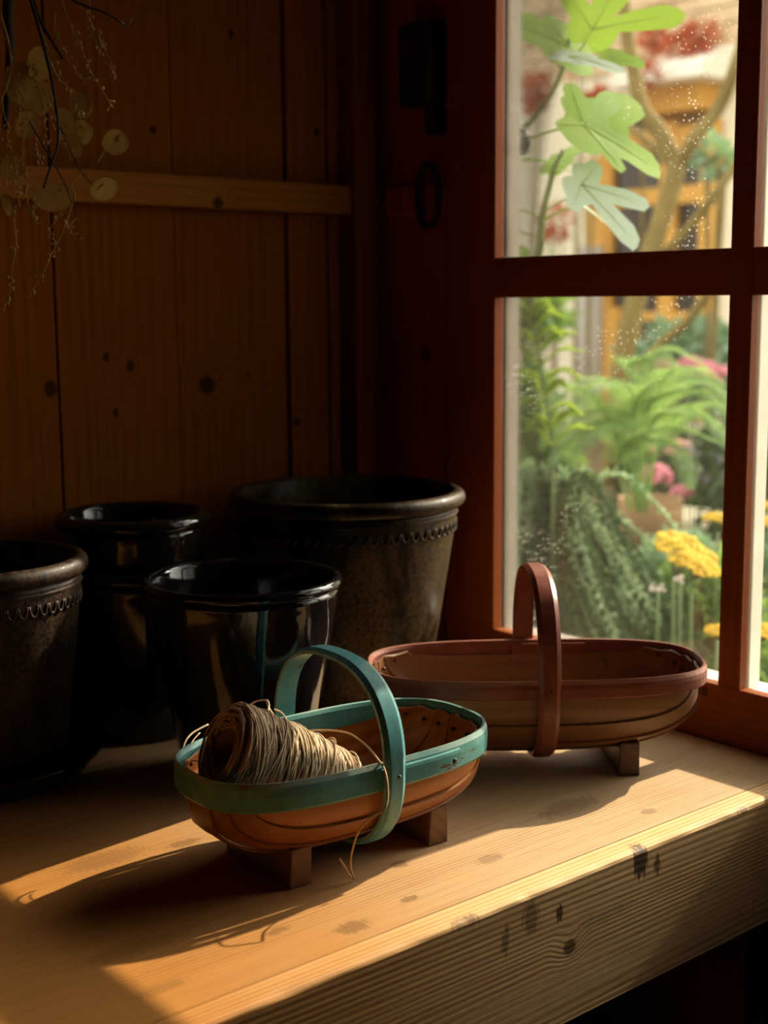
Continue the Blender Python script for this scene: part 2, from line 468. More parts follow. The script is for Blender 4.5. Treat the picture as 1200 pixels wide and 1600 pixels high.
M['petiole'] = leaf('fig_petiole', (0.42, 0.48, 0.14), (0.5, 0.55, 0.16), 0.5, 0.1, 14, 0.3)
M['lime'] = leaf('lime_frond', (0.32, 0.44, 0.05), (0.52, 0.64, 0.08), 0.5, 0.2, 12, 0.5)
M['fern'] = leaf('fern_frond', (0.22, 0.35, 0.12), (0.34, 0.50, 0.13), 0.5, 0.2, 9, 0.45)
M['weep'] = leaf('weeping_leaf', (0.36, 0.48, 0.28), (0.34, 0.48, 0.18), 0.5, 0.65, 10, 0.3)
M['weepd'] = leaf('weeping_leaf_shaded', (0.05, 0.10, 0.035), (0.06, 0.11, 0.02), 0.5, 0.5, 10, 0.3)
M['shrub'] = leaf('shrub_leaf', (0.13, 0.24, 0.06), (0.22, 0.36, 0.06), 0.5, 0.4, 5, 0.4)
M['shrubd'] = leaf('dark_shrub_leaf', (0.05, 0.09, 0.035), (0.06, 0.10, 0.03), 0.5, 0.4, 5, 0.3)
M['shrubb'] = leaf('grey_green_leaf', (0.22, 0.33, 0.20), (0.2, 0.32, 0.12), 0.5, 0.3, 5, 0.3)
M['redleaf'] = leaf('red_leaf', (0.48, 0.12, 0.055), (0.62, 0.16, 0.06), 0.5, 0.35, 5, 0.45)
M['pink'] = leaf('pink_petal', (0.76, 0.28, 0.33), (0.6, 0.2, 0.24), 0.6, 0.2, 8, 0.3)
M['mauve'] = leaf('mauve_petal', (0.42, 0.33, 0.42), (0.4, 0.3, 0.4), 0.6, 0.2, 8, 0.3)
M['yellow'] = leaf('yellow_floret', (0.80, 0.60, 0.06), (0.7, 0.5, 0.05), 0.6, 0.15, 40, 0.35)
M['stemg'] = plain('green_stem', (0.11, 0.16, 0.05), 0.6, 0.25, 30)
M['terra'] = plain('weathered_terracotta', (0.26, 0.15, 0.065), 0.85, 0.35, 12)
M['path'] = plain('pale_path_stone', (0.62, 0.54, 0.36), 0.9, 0.2, 5)
M['white'] = leaf('white_petal', (0.75, 0.66, 0.60), (0.6, 0.5, 0.45), 0.6, 0.1, 8, 0.3)

# ---------------------------------------------------------------- setting: the shed
XW, YB = 1.258, 1.515
def structure(o): o['kind'] = 'structure'; return o
def struct_empty(name):
    o = bpy.data.objects.new(name, None); COL.objects.link(o); o['kind'] = 'structure'; return o
# floor boards
fl = struct_empty('floor')
x = -1.3
while x < 1.30:
    MB().box(x, min(x + 0.117, 1.335), -1.3, YB + 0.04, -0.93, -0.90).build('floorboard', M['floor'], fl)
    x += 0.12
structure(MB().box(-1.34, 1.34, -1.34, YB + 0.05, 1.25, 1.29).build('ceiling', M['room']))
# back wall: vertical boards with open joints
wb = struct_empty('wall_back')
seams = [-1.3, -1.13, -0.96, -0.79, -0.62, -0.45, -0.28, -0.11, 0.06, 0.23, 0.41, 0.587, 0.7656, 0.9341, 1.1101, 1.1788, 1.30]
for i in range(len(seams) - 1):
    a, b = seams[i], seams[i + 1]
    g = 0.0016 if i != 12 else 0.0006
    MB().box(a + g, b - g, YB + (0.004 if i == 13 else 0), YB + 0.018, -0.9, 1.25).build('board', M['wall'], wb, bevel=0.0012, segs=1)
MB().box(-1.3, 1.33, YB + 0.0185, YB + 0.045, -0.9, 1.25).build('backing', M['black'], wb)
structure(MB().box(-1.3, 1.2024, 1.49, 1.5145, 0.6195, 0.6578).build('trim_1', M['rail'], bevel=0.002))
structure(MB().box(1.2030, 1.2424, 1.484, 1.5145, 0.0, 1.25).build('trim_2', M['wall'], bevel=0.002))
# window wall: boards left of the casing, below and above the window
wr = struct_empty('wall_right')
for a, b in ((1.362, 1.4335), (1.4345, 1.5145)):
    MB().box(1.275, 1.30, a, b, 0.0, 1.25).build('board', M['wallr'], wr, bevel=0.0012, segs=1)
yy = -1.3
while yy < 1.5:
    MB().box(1.275, 1.30, yy, min(yy + 0.148, 1.5145), -0.9, -0.002).build('board', M['wallr'], wr)
    yy += 0.15
MB().box(1.262, 1.33, -1.3, 1.3, 1.0205, 1.25).build('head_board', M['wallr'], wr)
yy = 0.487
while yy > -1.3:
    MB().box(1.262, 1.30, max(-1.3, yy - 0.148), yy, 0.0, 1.02).build('board', M['wallr'], wr)
    yy -= 0.15
MB().box(1.301, 1.335, -1.3, 0.487, -0.003, 1.25).build('backing', M['black'], wr)
structure(MB().box(XW, 1.2745, 1.3635, 1.4835, 0.6175, 0.6560).build('trim_3', M['wallr'], bevel=0.002))
MB().box(1.301, 1.335, -1.3, 1.56, -0.9, -0.003).build('backing', M['black'], wr)
MB().box(1.301, 1.335, 1.345, 1.56, -0.003, 1.25).build('backing', M['black'], wr)
# far sides of the room, behind the camera
structure(MB().box(-1.34, -1.30, -1.34, YB + 0.04, -0.93, 1.25).build('wall_left', M['room']))
structure(MB().box(-1.3, 1.335, -1.34, -1.30, -0.93, 1.25).build('wall_front', M['room']))

# window_1
win = struct_empty('window_1')
ZS, ZB1, ZB2, ZT = 0.0672, 0.5045, 0.5553, 0.92
YJ = 1.2686
MB().box(XW, 1.285, 1.3225, 1.3603, 0.001, 1.02).build('casing', M['frame'], win, bevel=0.0015)
MB().box(XW, 1.274, YJ, 1.322, ZS, 1.02).build('stile', M['frame'], win, bevel=0.0012)
MB().box(XW, 1.2745, 0.487, 1.322, 0.001, ZS).build('bottom_rail', M['frame_y'], win, bevel=0.0012)
MB().box(XW, 1.2745, 0.487, 1.322, ZT, 1.02).build('top_rail', M['frame_y'], win, bevel=0.0012)
pitch = 0.3907
ys = [YJ]
for k in range(5):
    y1 = YJ - (k + 1) * pitch + 0.0293
    ys.append(y1)
for k in range(2):
    y1 = YJ - k * pitch - (pitch - 0.0293)
    MB().box(XW, 1.2715, y1 - 0.0293, y1, ZS, ZT).build('mullion', M['frame'], win, bevel=0.0012)
    ya, yb = YJ - k * pitch, y1
    MB().box(XW + 0.0005, 1.2735, yb, ya, ZB1, ZB2).build('transom', M['frame_y'], win, bevel=0.001)
    MB().box(1.2770, 1.2795, yb - 0.008, ya + 0.008, ZS - 0.004, ZB1 + 0.010).build('pane', M['glass'], win)
    MB().box(1.2770, 1.2795, yb - 0.008, ya + 0.008, ZB2 - 0.010, ZT).build('pane', M['glass'], win)
# transom crossing in front of each mullion is flush: outer white frame behind the glass
MB().box(1.2800, 1.303, YJ + 0.0005, 1.345, 0.001, 1.02).build('outer_stile', M['whitep'], win, bevel=0.001)
MB().box(1.2800, 1.318, 0.487, YJ + 0.0004, 0.001, ZS - 0.004).build('outer_sill', M['whitep'], win, bevel=0.001)
MB().box(1.2800, 1.303, 0.487, YJ + 0.0004, ZT + 0.002, 1.02).build('outer_head', M['whitep'], win)
for k in range(2):
    y1 = YJ - k * pitch - (pitch - 0.0293)
    MB().box(1.2800, 1.300, y1 - 0.0270, y1 - 0.002, ZS - 0.0035, ZT).build('outer_mullion', M['whitep'], win, bevel=0.001)
    MB().box(1.2800, 1.286, y1, YJ - k * pitch, ZB1 + 0.004, ZB2 - 0.004).build('outer_transom', M['whitep'], win, bevel=0.001)

# ---------------------------------------------------------------- potting bench
bench = thing('potting_bench', (0.7, 1.1, 0), 'pale worn pine potting bench below the window with a deep knotty front board', 'bench')
BO = (0.7, 1.1, 0)
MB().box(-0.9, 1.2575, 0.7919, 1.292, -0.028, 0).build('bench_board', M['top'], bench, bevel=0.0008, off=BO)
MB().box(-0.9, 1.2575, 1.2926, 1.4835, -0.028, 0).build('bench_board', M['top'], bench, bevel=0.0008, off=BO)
def front_edge():
    m = MB()
    nx = 160
    prof = [(0.7903, -0.1361), (0.7903, 0.0), (0.7700, 0.0), (0.7672, -0.0008), (0.7654, -0.0024), (0.7648, -0.0050), (0.7648, -0.1355), (0.7660, -0.1361), (0.7903, -0.1361)]
    rr = random.Random(4)
    dents = [(0.9548, 0.009, 0.0012), (1.115, 0.012, 0.0016), (1.095, 0.006, 0.0008), (0.80, 0.008, 0.0010), (0.66, 0.02, 0.0008), (0.90, 0.015, 0.0008), (1.04, 0.015, 0.0012), (0.55, 0.015, 0.0010), (0.73, 0.006, 0.0010)]
    def fn(u, v):
        k = int(round(v * (len(prof) - 1)))
        X = -0.9 + u * (1.2575 + 0.9)
        y, z = prof[k]
        if k in (2, 3, 4):
            d = sum(dp * math.exp(-((X - c) / s) ** 2) for c, s, dp in dents) + 0.0003 * math.sin(X * 61) + 0.0002 * math.sin(X * 143)
            y += max(d, -0.001) * (0.5 if k > 3 else 1); z -= max(d, 0) * (0.45 if k in (3, 4) else 0.1)
        return (X, y, z)
    # denser sampling where visible
    def fn2(u, v): return fn((0.0 if u < 0.05 else 0.5 + (u - 0.05) / 0.95 * 0.5), v)
    m.grid(fn2, 300, len(prof) - 1)
    return m
# the knot lives in object space = world - BO
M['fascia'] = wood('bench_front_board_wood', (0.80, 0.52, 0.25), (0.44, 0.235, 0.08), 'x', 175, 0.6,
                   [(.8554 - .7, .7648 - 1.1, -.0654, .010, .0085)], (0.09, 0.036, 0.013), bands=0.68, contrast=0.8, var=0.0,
                   stains=((0.12, 0.075, 0.038), 0.70, 14), stretch=0.045, bump=0.3, gw=0.06, spec=0.2, tone_shade=(-0.30, 0.20, (0.66, 0.44, 0.22)), marks=[(.252, -.335, -.012, .013, .020, .95), (.275, -.335, -.022, .006, .012, .8), (.142, -.335, -.030, .005, .010, .9), (.105, -.335, -.022, .012, .018, .6), (.075, -.335, -.034, .006, .016, .6), (.41, -.335, -.002, .010, .006, .7), (.20, -.335, -.05, .05, .006, .25), (.03, -.335, -.002, .02, .008, .5)])  # left end darkened in colour as the window light falls off
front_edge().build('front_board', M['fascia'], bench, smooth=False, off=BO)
MB().box(1.0972, 1.1747, 0.80, 0.86, -0.9, -0.0285).build('leg', M['under'], bench, bevel=0.002, off=BO)
MB().box(-0.6, -0.52, 0.80, 0.86, -0.9, -0.0285).build('leg', M['under'], bench, bevel=0.002, off=BO)
MB().box(-0.9, 1.2575, 0.81, 1.48, -0.62, -0.60).build('lower_shelf', M['under'], bench, bevel=0.002, off=BO)
# ---------------------------------------------------------------- trugs
def superell(a, b, e, n):
    pts = []
    for i in range(4000):
        q = 2 * PI * i / 4000
        c, s = math.cos(q), math.sin(q)
        pts.append((a * math.copysign(abs(c) ** (2 / e), c), b * math.copysign(abs(s) ** (2 / e), s)))
    L = [0]
    for i in range(4000):
        p, q = pts[i], pts[(i + 1) % 4000]
        L.append(L[-1] + math.hypot(p[0] - q[0], p[1] - q[1]))
    out = []; j = 0
    for k in range(n):
        t = L[-1] * k / n
        while L[j + 1] < t: j += 1
        f = (t - L[j]) / max(1e-9, L[j + 1] - L[j])
        p, q = pts[j], pts[(j + 1) % 4000]
        out.append((p[0] + (q[0] - p[0]) * f, p[1] + (q[1] - p[1]) * f))
    return out
def sweep_plan(pts, prof, closed=True):
    """sweep (outward, z) profile along a plan path"""
    m = MB(); n = len(pts); k = len(prof)
    vs = []
    for i in range(n):
        p = pts[(i - 1) % n] if (closed or i) else pts[0]
        q = pts[(i + 1) % n] if (closed or i < n - 1) else pts[-1]
        tx, ty = q[0] - p[0], q[1] - p[1]
        l = math.hypot(tx, ty); nx, ny = ty / l, -tx / l
        for (o, z) in prof: vs.append((pts[i][0] + nx * o, pts[i][1] + ny * o, z))
    fs = []
    for i in range(n if closed else n - 1):
        j = (i + 1) % n
        for c in range(k):
            d = (c + 1) % k
            fs.append((i*k+c, j*k+c, j*k+d, i*k+d))
    if not closed:
        fs.append(tuple(range(k))); fs.append(tuple((n-1)*k + c for c in range(k))[::-1])
    return m.add(vs, fs)
def make_trug(name, loc, rz, label, a, b, e, zr, hr, zb, apex, hw, mats, lean=0.0, scarf='out'):
    """x along the basket, zr rim top, hr rim height, zb hull bottom, apex handle top, hw handle width"""
    root = thing(name, loc, label, 'trug', None, rz)
    rimm, handm, slatm, edgem, footm = mats
    th = 0.0065
    # rim hoop
    pts = superell(a - th, b - th, e, 128)
    prof = [(0.0012, zr - hr), (0, zr - hr * 0.8), (0, zr - 0.004), (0.0018, zr - 0.0006), (0.0042, zr), (th * 0.9, zr - 0.0045), (th, zr - hr * 0.45), (th * 0.93, zr - hr * 0.92), (th * 0.7, zr - hr)]
    o = sweep_plan(pts, prof).build('rim', rimm, root)
    o.data.materials.append(edgem)
    for f_ in o.data.polygons:
        if f_.index % len(prof) in (3, 4): f_.material_index = 1
    recalc(o)
    # overlapping end of the rim strip
    n = 128
    if scarf == 'out':
        sel = [p for p in pts if p[1] < 0 and -0.012 < p[0] < 0.082]
        sel.sort()
        # path runs with outward on the right-hand side: for y<0 side go +x
        pp = [(th + 0.0002, zr - hr + 0.004), (th + 0.0002, zr - 0.0055), (th + 0.0028, zr - 0.0062), (th + 0.0034, zr - 0.009), (th + 0.0034, zr - hr + 0.004)]
        o = sweep_plan(sel, pp, False).build('rim_end', rimm, root)
        nx_, ny_ = sel[-2]
        nm = MB().ball((nx_ - 0.004, -b - 0.0036, zr - 0.014), 0.0028, 10, 6)
        nm.v = [(p[0], (p[1] + b + 0.0036) * 0.35 - b - 0.0036, p[2]) for p in nm.v]
        nm.build('nail', M['nail'], root, True)
    else:
        sel = [p for p in pts if p[1] > 0 and -0.02 < p[0] < 0.072]
        sel.sort(reverse=True)
        pp = [(-0.0034, zr - hr + 0.002), (-0.0034, zr - 0.006), (-0.0028, zr - 0.004), (-0.0002, zr - 0.004), (-0.0002, zr - hr + 0.002)]
        o = sweep_plan(sel, pp, False).build('rim_end', rimm, root)
    recalc(o)
    # hull boards
    zm_top = zr - hr + 0.004
    def hull(phi, s):
        f = max(-1, min(1, phi))
        sn, cs_ = math.sin(abs(f) * PI / 2), math.cos(f * PI / 2)
        bi = b - th - 0.0036
        ym = math.copysign(bi * sn ** 0.80, f)
        zm = zb + (zm_top - zb) * (1 - cs_ ** 0.85)
        ye = 0.80 * bi * f
        ai = a - th - 0.0066
        xe = ai * (1 - abs(ye / bi) ** e) ** (1 / e)
        ze = zr - 0.0055 - 0.003 * abs(math.sin(f * 9))
        q = abs(s)
        return Vector((xe * math.copysign(math.sin(q * PI / 2) ** 0.93, s), ye + (ym - ye) * (1 - q ** 2.3), zm + (ze - zm) * q ** 2.7))
    edges = [-1.0, -0.70, -0.44, -0.17, 0.17, 0.44, 0.70, 1.0]
    for i in range(7):
        p0, p1 = edges[i] - (0.025 if i else 0), edges[i + 1] + (0.025 if i < 6 else 0)
        pc = (p0 + p1) / 2
        lay = (1 - abs(pc)) * 0.0092
        m = MB(); NU, NV = 36, 4
        def sp(u, v, t_):
            s = -1 + 2 * u; ph = p0 + (p1 - p0) * v
            P = hull(ph, s)
            du = hull(ph, min(1, s + .01)) - hull(ph, max(-1, s - .01))
            dv = hull(min(1, ph + .01), s) - hull(max(-1, ph - .01), s)
            nn = du.cross(dv)
            if nn.length < 1e-12: nn = Vector((0, 0, -1))
            nn.normalize()
            cdir = P - Vector((0, 0, zr))
            if nn.dot(cdir) < 0: nn = -nn
            fd = max(0.0, min(1.0, (zr - hr + 0.004 - P.z) / 0.026)); fd = fd * fd * (3 - 2 * fd)
            k = fd * (lay + 0.0022 * abs(s) ** 3 * (1 - abs(pc))) + 0.0010 * (3 - abs(i - 3)) * (0.25 + 0.75 * s * s) + t_
            return P + nn * k
        vin = [sp(u / NU, v / NV, 0) for u in range(NU + 1) for v in range(NV + 1)]
        vout = [sp(u / NU, v / NV, 0.0024) for u in range(NU + 1) for v in range(NV + 1)]
        W = NV + 1; T = (NU + 1) * W
        fs = []
        for u in range(NU):
            for v in range(NV):
                q = (u*W+v, (u+1)*W+v, (u+1)*W+v+1, u*W+v+1)
                fs.append(q); fs.append(tuple(T + k for k in q[::-1]))
        for u in range(NU):
            for v in (0, NV):
                fs.append((u*W+v, (u+1)*W+v, T+(u+1)*W+v, T+u*W+v))
        for u in (0, NU):
            for v in range(NV):
                fs.append((u*W+v, u*W+v+1, T+u*W+v+1, T+u*W+v))
        m.add(vin + vout, fs)
        o = m.build('board', slatm, root)
        recalc(o)
        o.data.polygons.foreach_set('use_smooth', [True] * len(o.data.polygons))
        mod = o.modifiers.new('edge', 'EDGE_SPLIT'); mod.split_angle = math.radians(35)
        # nails at both ends
        for s in (-0.985, 0.985):
            if abs(pc) > 0.95: continue
            P = hull(pc, s * 0.93)
            d = Vector((-P.x, -P.y * 0.3, 0)).normalized()
            MB().ball(P + d * 0.0006, 0.0022, 8, 5).build('nail', M['nail'], root, True)
    # handle hoop, outside rim and hull
    hy = b + 0.0016
    zc = zr - hr * 0.4
    zbot = zb - 0.0092 - 0.0038
    path = []
    NH = 120
    for k in range(NH):
        q = 2 * PI * k / NH
        c, s = math.cos(q), math.sin(q)
        if s >= 0:
            ee = 2.5; y = hy * math.copysign(abs(c) ** (2 / ee), c); z = zc + (apex - 0.006 - zc) * s ** (2 / ee)
        else:
            ee = 2.5; y = hy * math.copysign(abs(c) ** (2 / ee), c); z = zc - (zc - zbot) * abs(s) ** (2 / ee)
        path.append((y, z))
    hp = [(-0.5, 0), (-0.5, 0.0030), (-0.30, 0.0058), (0.30, 0.0058), (0.5, 0.0030), (0.5, 0), (0.35, -0.0002), (-0.35, -0.0002)]
    vs, fs = [], []
    for i in range(NH):
        p, q = path[(i - 1) % NH], path[(i + 1) % NH]
        ty, tz = q[0] - p[0], q[1] - p[1]; l = math.hypot(ty, tz)
        ny, nz = tz / l, -ty / l
        for (xx, o_) in hp:
            ww = hw * (1.0 if path[i][1] > zr else 0.94)
            vs.append((xx * ww + lean * (path[i][1] - zc), path[i][0] + ny * o_, path[i][1] + nz * o_))
    k = len(hp)
    for i in range(NH):
        j = (i + 1) % NH
        for c in range(k):
            d = (c + 1) % k
            fs.append((i*k+c, j*k+c, j*k+d, i*k+d))
    o = MB().add(vs, fs).build('handle', handm, root)
    o.data.materials.append(edgem)
    for f_ in o.data.polygons:
        if f_.index % k in (0, 4): f_.material_index = 1
    recalc(o)
    bm = bmesh.new(); bm.from_mesh(o.data)
    for f_ in bm.faces: f_.smooth = True
    bm.to_mesh(o.data); bm.free()
    mod = o.modifiers.new('edge', 'EDGE_SPLIT'); mod.split_angle = math.radians(20)
    for s in (-1, 1):
        MB().ball((0.002, s * (hy + 0.0054), zr - hr * 0.5), 0.0018, 8, 5).build('nail', M['nail'], root, True)
    # feet: cross blocks with a hollowed top
    fh = zb + 0.004
    for s in (-1, 1):
        fx = s * a * 0.50
        half = 0.66 * b
        prof = []
        for i in range(13):
            y = -half + 2 * half * i / 12
            zt = fh - 0.0035 + 0.008 * (abs(y) / half) ** 2
            if i in (0, 12): zt -= 0.003
            prof.append((y, zt))
        m = MB(); t_ = 0.0115
        vs = []
        for (y, zt) in prof:
            yb_ = y * 0.96
            vs += [(fx - t_, yb_, 0.0), (fx + t_, yb_, 0.0), (fx + t_ * 0.9, y, zt), (fx - t_ * 0.9, y, zt)]
        fs = [(0, 1, 2, 3), (48 + 3, 48 + 2, 48 + 1, 48)]
        for i in range(12):
            for c in range(4):
                d = (c + 1) % 4
                fs.append((i*4+c, (i+1)*4+c, (i+1)*4+d, i*4+d))
        o = recalc(m.add(vs, fs).build('foot', footm, root, bevel=0.0014))
    return root
small = make_trug('garden_trug', (0.744, 0.953, 0), -0.055, 'small wooden trug with worn teal rim and handle, holding twine', 0.1535, 0.0845, 2.9,
                  0.106, 0.026, 0.031, 0.1885, 0.0225, (M['teal'], M['teal_h'], M['slat'], M['teal_e'], M['foot']), 0.0, 'out')
large = make_trug('garden_trug', (1.0566, 1.000, 0), -0.654, 'larger empty trug stained dark red, behind the teal one near the window', 0.184, 0.0913, 3.0,
                  0.115, 0.020, 0.032, 0.2185, 0.0235, (M['redp'], M['redp_h'], M['slat_r'], M['red_e'], M['foot_r']), 0.0, 'in')

# ---------------------------------------------------------------- twine spool
A = at(346, 1150, 1.238); A = Vector((0.626, 0.957, 0.119))
Bp = Vector((0.738, 0.935, 0.0640))
sp_root = thing('twine_spool', A, 'large conical spool of natural jute twine lying tilted in the teal trug', 'twine')
ax = (Bp - A); Ls = ax.length; ax.normalize()
e1 = Vector((0, 0, 1)); e1 = (e1 - ax * e1.dot(ax)).normalized(); e2 = ax.cross(e1)
def rad(t): return 0.0405 - 0.012 * t + 0.0025 * math.sin(t * PI)
m = MB()
prof = [(0.010, 0.10), (0.016, 0.02), (0.022, 0.0), (rad(0) * 0.88, -0.004), (rad(0) - 0.0025, 0.02)] + [(rad(t / 10) - 0.002, t / 10) for t in range(1, 11)] + [(0.016, 1.06), (0.001, 1.07)]
n = 40; vs = []
for r, t in prof:
    for k in range(n):
        q = 2 * PI * k / n
        vs.append(ax * (t * Ls) + (e1 * math.cos(q) + e2 * math.sin(q)) * r)
fs = []
for i in range(len(prof) - 1):
    for k in range(n):
        l = (k + 1) % n
        fs.append((i*n+k, i*n+l, (i+1)*n+l, (i+1)*n+k))
recalc(m.add(vs, fs).build('core', M['core'], sp_root, True))
m = MB(); rr = random.Random(3)
NW = 230
for wdx in range(NW):
    t0 = rr.random() * 0.93
    dt = rr.uniform(0.08, 0.34) * (1 if wdx % 3 else -1)
    q0 = rr.random() * 2 * PI; span = rr.uniform(0.9, 2.0) * PI
    rl = rr.uniform(-0.0005, 0.0026) + (0.002 if rr.random() < 0.1 else 0)
    pts = []
    K = 22
    for k in range(K + 1):
        f = k / K
        t = min(0.995, max(0.0, t0 + dt * (f - 0.5)))
        q = q0 + span * f
        d = e1 * math.cos(q) + e2 * math.sin(q)
        pts.append(ax * (t * Ls) + d * (rad(t) + rl * math.sin(f * PI) ** 0.3 - 0.0004))
    m.tube(pts, 0.00085, 5)
# end-face turns around the hollow
for k in range(34):
    rr0 = rr.uniform(0.020, 0.039); q0 = rr.random() * 6.28; pts = []
    for j in range(19):
        f = j / 18; q = q0 + f * rr.uniform(3.5, 3.6)
        rq = rr0 + 0.0035 * math.sin(f * 5 + k)
        rq = min(rq, 0.0395)
        zz = -0.0045 + 0.002 * math.sin(k) + (0.0035 if rq < 0.024 else 0) + max(0, rq - 0.036) * 1.2
        pts.append(ax * zz + (e1 * math.cos(q) + e2 * math.sin(q)) * rq)
    m.tube(pts, 0.0008, 5)
m.build('wound_twine', M['twine'], sp_root, True, kind='stuff')
def strand(pxs, r=0.0008, mat='twine2', n=8):
    pts = smooth_path([at(x, y, d) - A for x, y, d in pxs], n)
    return MB().tube(pts, r, 6).build('loose_strand', M[mat], sp_root, True)
# loose end over the rim, down in front of the hull
strand([(437,1139,1.26),(455,1146,1.25),(480,1142,1.245),(515,1141,1.24),(545,1146,1.225),(570,1163,1.21),(590,1186,1.19),(602,1206,1.165),(606,1240,1.155),(602,1262,1.15),(590,1272,1.15),(572,1284,1.155),(558,1304,1.162),(549,1335,1.175),(548,1356,1.185),(553,1372,1.19),(546,1368,1.19),(537,1352,1.185),(530,1341,1.18)], 0.0009)
strand([(437,1139,1.26),(436,1152,1.25),(441,1170,1.235),(449,1185,1.23),(452,1206,1.222)])
strand([(497,1172,1.24),(506,1160,1.24),(517,1153,1.24),(524,1158,1.24),(523,1180,1.24),(517,1200,1.235)])
strand([(490,1172,1.24),(515,1173,1.245),(530,1171,1.25),(536,1180,1.25),(532,1196,1.24),(524,1207,1.24)])
strand([(508,1179,1.24),(530,1180,1.25),(545,1190,1.25),(555,1203,1.25)])
strand([(470,1160,1.235),(473,1150,1.235),(476,1152,1.235),(476,1160,1.235)])
strand([(325,1132,1.275),(300,1146,1.26),(289,1160,1.247),(286,1175,1.237),(290,1184,1.23),(305,1189,1.225),(335,1190,1.215),(370,1184,1.21)], 0.0010, 'twine')
strand([(312,1145,1.265),(301,1158,1.255),(296,1172,1.245),(294,1186,1.24)], 0.0007, 'twine')
strand([(409,1195,1.215),(405,1204,1.212),(404,1216,1.212),(406,1228,1.21)])
strand([(392,1100,1.27),(402,1095,1.27),(416,1094,1.265),(420,1102,1.262),(419,1112,1.255),(424,1135,1.245)], 0.0010, 'twine')
strand([(416,1096,1.265),(421,1108,1.26),(430,1122,1.25),(436,1140,1.245)], 0.0009, 'twine')
strand([(428,1108,1.262),(440,1114,1.262),(449,1128,1.255),(452,1145,1.25)], 0.0009, 'twine')

# ---------------------------------------------------------------- pots
def pot(name, c, label, H, r0, rb, mat, lip=0.011, band=False, group=None, neck=0.93, z0=0.0, roll=0.020):
    root = thing(name, (c[0], c[1], z0), label, 'pot', group)
    th = 0.011
    rn = r0 * neck
    ys_ = []
    prof = [(0.002, 0.0), (rb - 0.004, 0.0), (rb, 0.004)]
    hz = H - roll - 0.012
    for k in range(1, 13):
        f = k / 12
        prof.append((rb + (rn - rb) * (f ** 0.92), 0.004 + (hz - 0.004) * f))
    # rolled rim
    prof += [(rn + 0.0005, H - roll - 0.006), (rn + 0.002, H - roll)]
    for k in range(0, 11):
        q = -PI / 2 + PI * k / 10
        prof.append((r0 - lip + lip * math.cos(q), H - roll * 0.5 + roll * 0.5 * math.sin(q)))
    ri = r0 - lip - 0.006
    prof += [(r0 - lip - 0.004, H - 0.0012), (ri, H - 0.006), (ri - 0.002, H - 0.02)]
    for k in range(1, 7):
        f = k / 6
        prof.append((ri - 0.002 - (ri - rb + 0.006) * f, H - 0.02 - (H - 0.035) * f))
    prof += [(0.012, 0.014), (0.002, 0.014)]
    o = MB().lathe(prof, 112).build('body', mat, root, True)
    recalc(o)
    if band:
        m = MB()
        nb = band
        zb_ = hz - 0.006
        for k in range(nb):
            q = 2 * PI * k / nb
            rr_ = rn - 0.0010
            pts = []
            for j in range(9):
                a = PI * (j / 8) 
                dq = (0.42 * math.cos(a)) * 2 * PI / nb
                pts.append(((rr_) * math.cos(q + dq), rr_ * math.sin(q + dq), zb_ - 0.0115 * math.sin(a)))
            m.tube(pts, 0.0017, 5)
        m.build('stamped_band', mat, root, True)
        MB().lathe([(rn - 0.001, hz + 0.001), (rn + 0.0022, hz + 0.004), (rn - 0.001, hz + 0.007)], 112).build('ridge', mat, root, True)
    return root
pot('glazed_pot', (1.061, 1.330), 'largest brown speckled glazed pot with scalloped band, beside the window frame', 0.269, 0.1480, 0.098, M['pot_a'], 0.0105, 62, 'dark glazed garden pots', 0.925)
pot('glazed_pot', (0.799, 1.182), 'black glossy glazed pot with rust patches, in front directly behind the teal trug', 0.2155, 0.1062, 0.066, M['pot_b'], 0.006, False, 'dark glazed garden pots', 0.95, 0, 0.012)
pot('glazed_pot', (0.793, 1.398), 'wide dark glazed pot at the back with another pot nested inside it', 0.2025, 0.1033, 0.075, M['pot_c'], 0.007, False, 'dark glazed garden pots', 0.95, 0, 0.016)
pot('glazed_pot', (0.793, 1.398), 'dark glazed pot standing nested inside the wide pot at the back', 0.194, 0.0905, 0.060, M['pot_c'], 0.009, False, 'dark glazed garden pots', 0.90, 0.0665, 0.017)
pot('glazed_pot', (0.583, 1.358), 'mottled tan brown glazed pot standing in a saucer, cut by the left edge', 0.2285, 0.1150, 0.082, M['pot_d'], 0.0095, 56, 'dark glazed garden pots', 0.925, 0.0105, 0.020)
sc_ = thing('pot_saucer', (0.583, 1.358, 0), 'dark glazed saucer under the mottled tan pot', 'saucer')
recalc(MB().lathe([(0.002, 0), (0.098, 0), (0.102, 0.003), (0.120, 0.024), (0.1235, 0.0285), (0.1215, 0.0300), (0.117, 0.0265), (0.100, 0.0100), (0.002, 0.0095)], 96).build('dish', M['pot_c'], sc_, True))

# ---------------------------------------------------------------- black fittings on the dark wall
bx = thing('junction_box', (1.274, 1.407, 0.81), 'black rounded box fixed high on the dark wall beside the window', 'box')
MB().box(1.236, 1.2745, 1.372, 1.4347, 0.757, 0.864).build('case', M['black'], bx, bevel=0.008, off=(1.274, 1.407, 0.81))
MB().box(1.246, 1.2745, 1.374, 1.392, 0.718, 0.7565).build('cable_gland', M['black'], bx, bevel=0.006, off=(1.274, 1.407, 0.81))
cc = thing('cable_coil', (1.25, 1.386, 0.64), 'black coil hanging over the rail on the dark wall beside the window', 'cable')
m = MB()
for j in range(3):
    m.tube([(1.251 - 0.003 * j, 1.384 + (0.0185 + 0.001 * j) * math.cos(q * 2 * PI / 28), 0.640 + 0.042 * math.sin(q * 2 * PI / 28)) for q in range(28)], 0.0032, 8, True)
m.build('coil', M['black'], cc, True, off=(1.25, 1.386, 0.64))

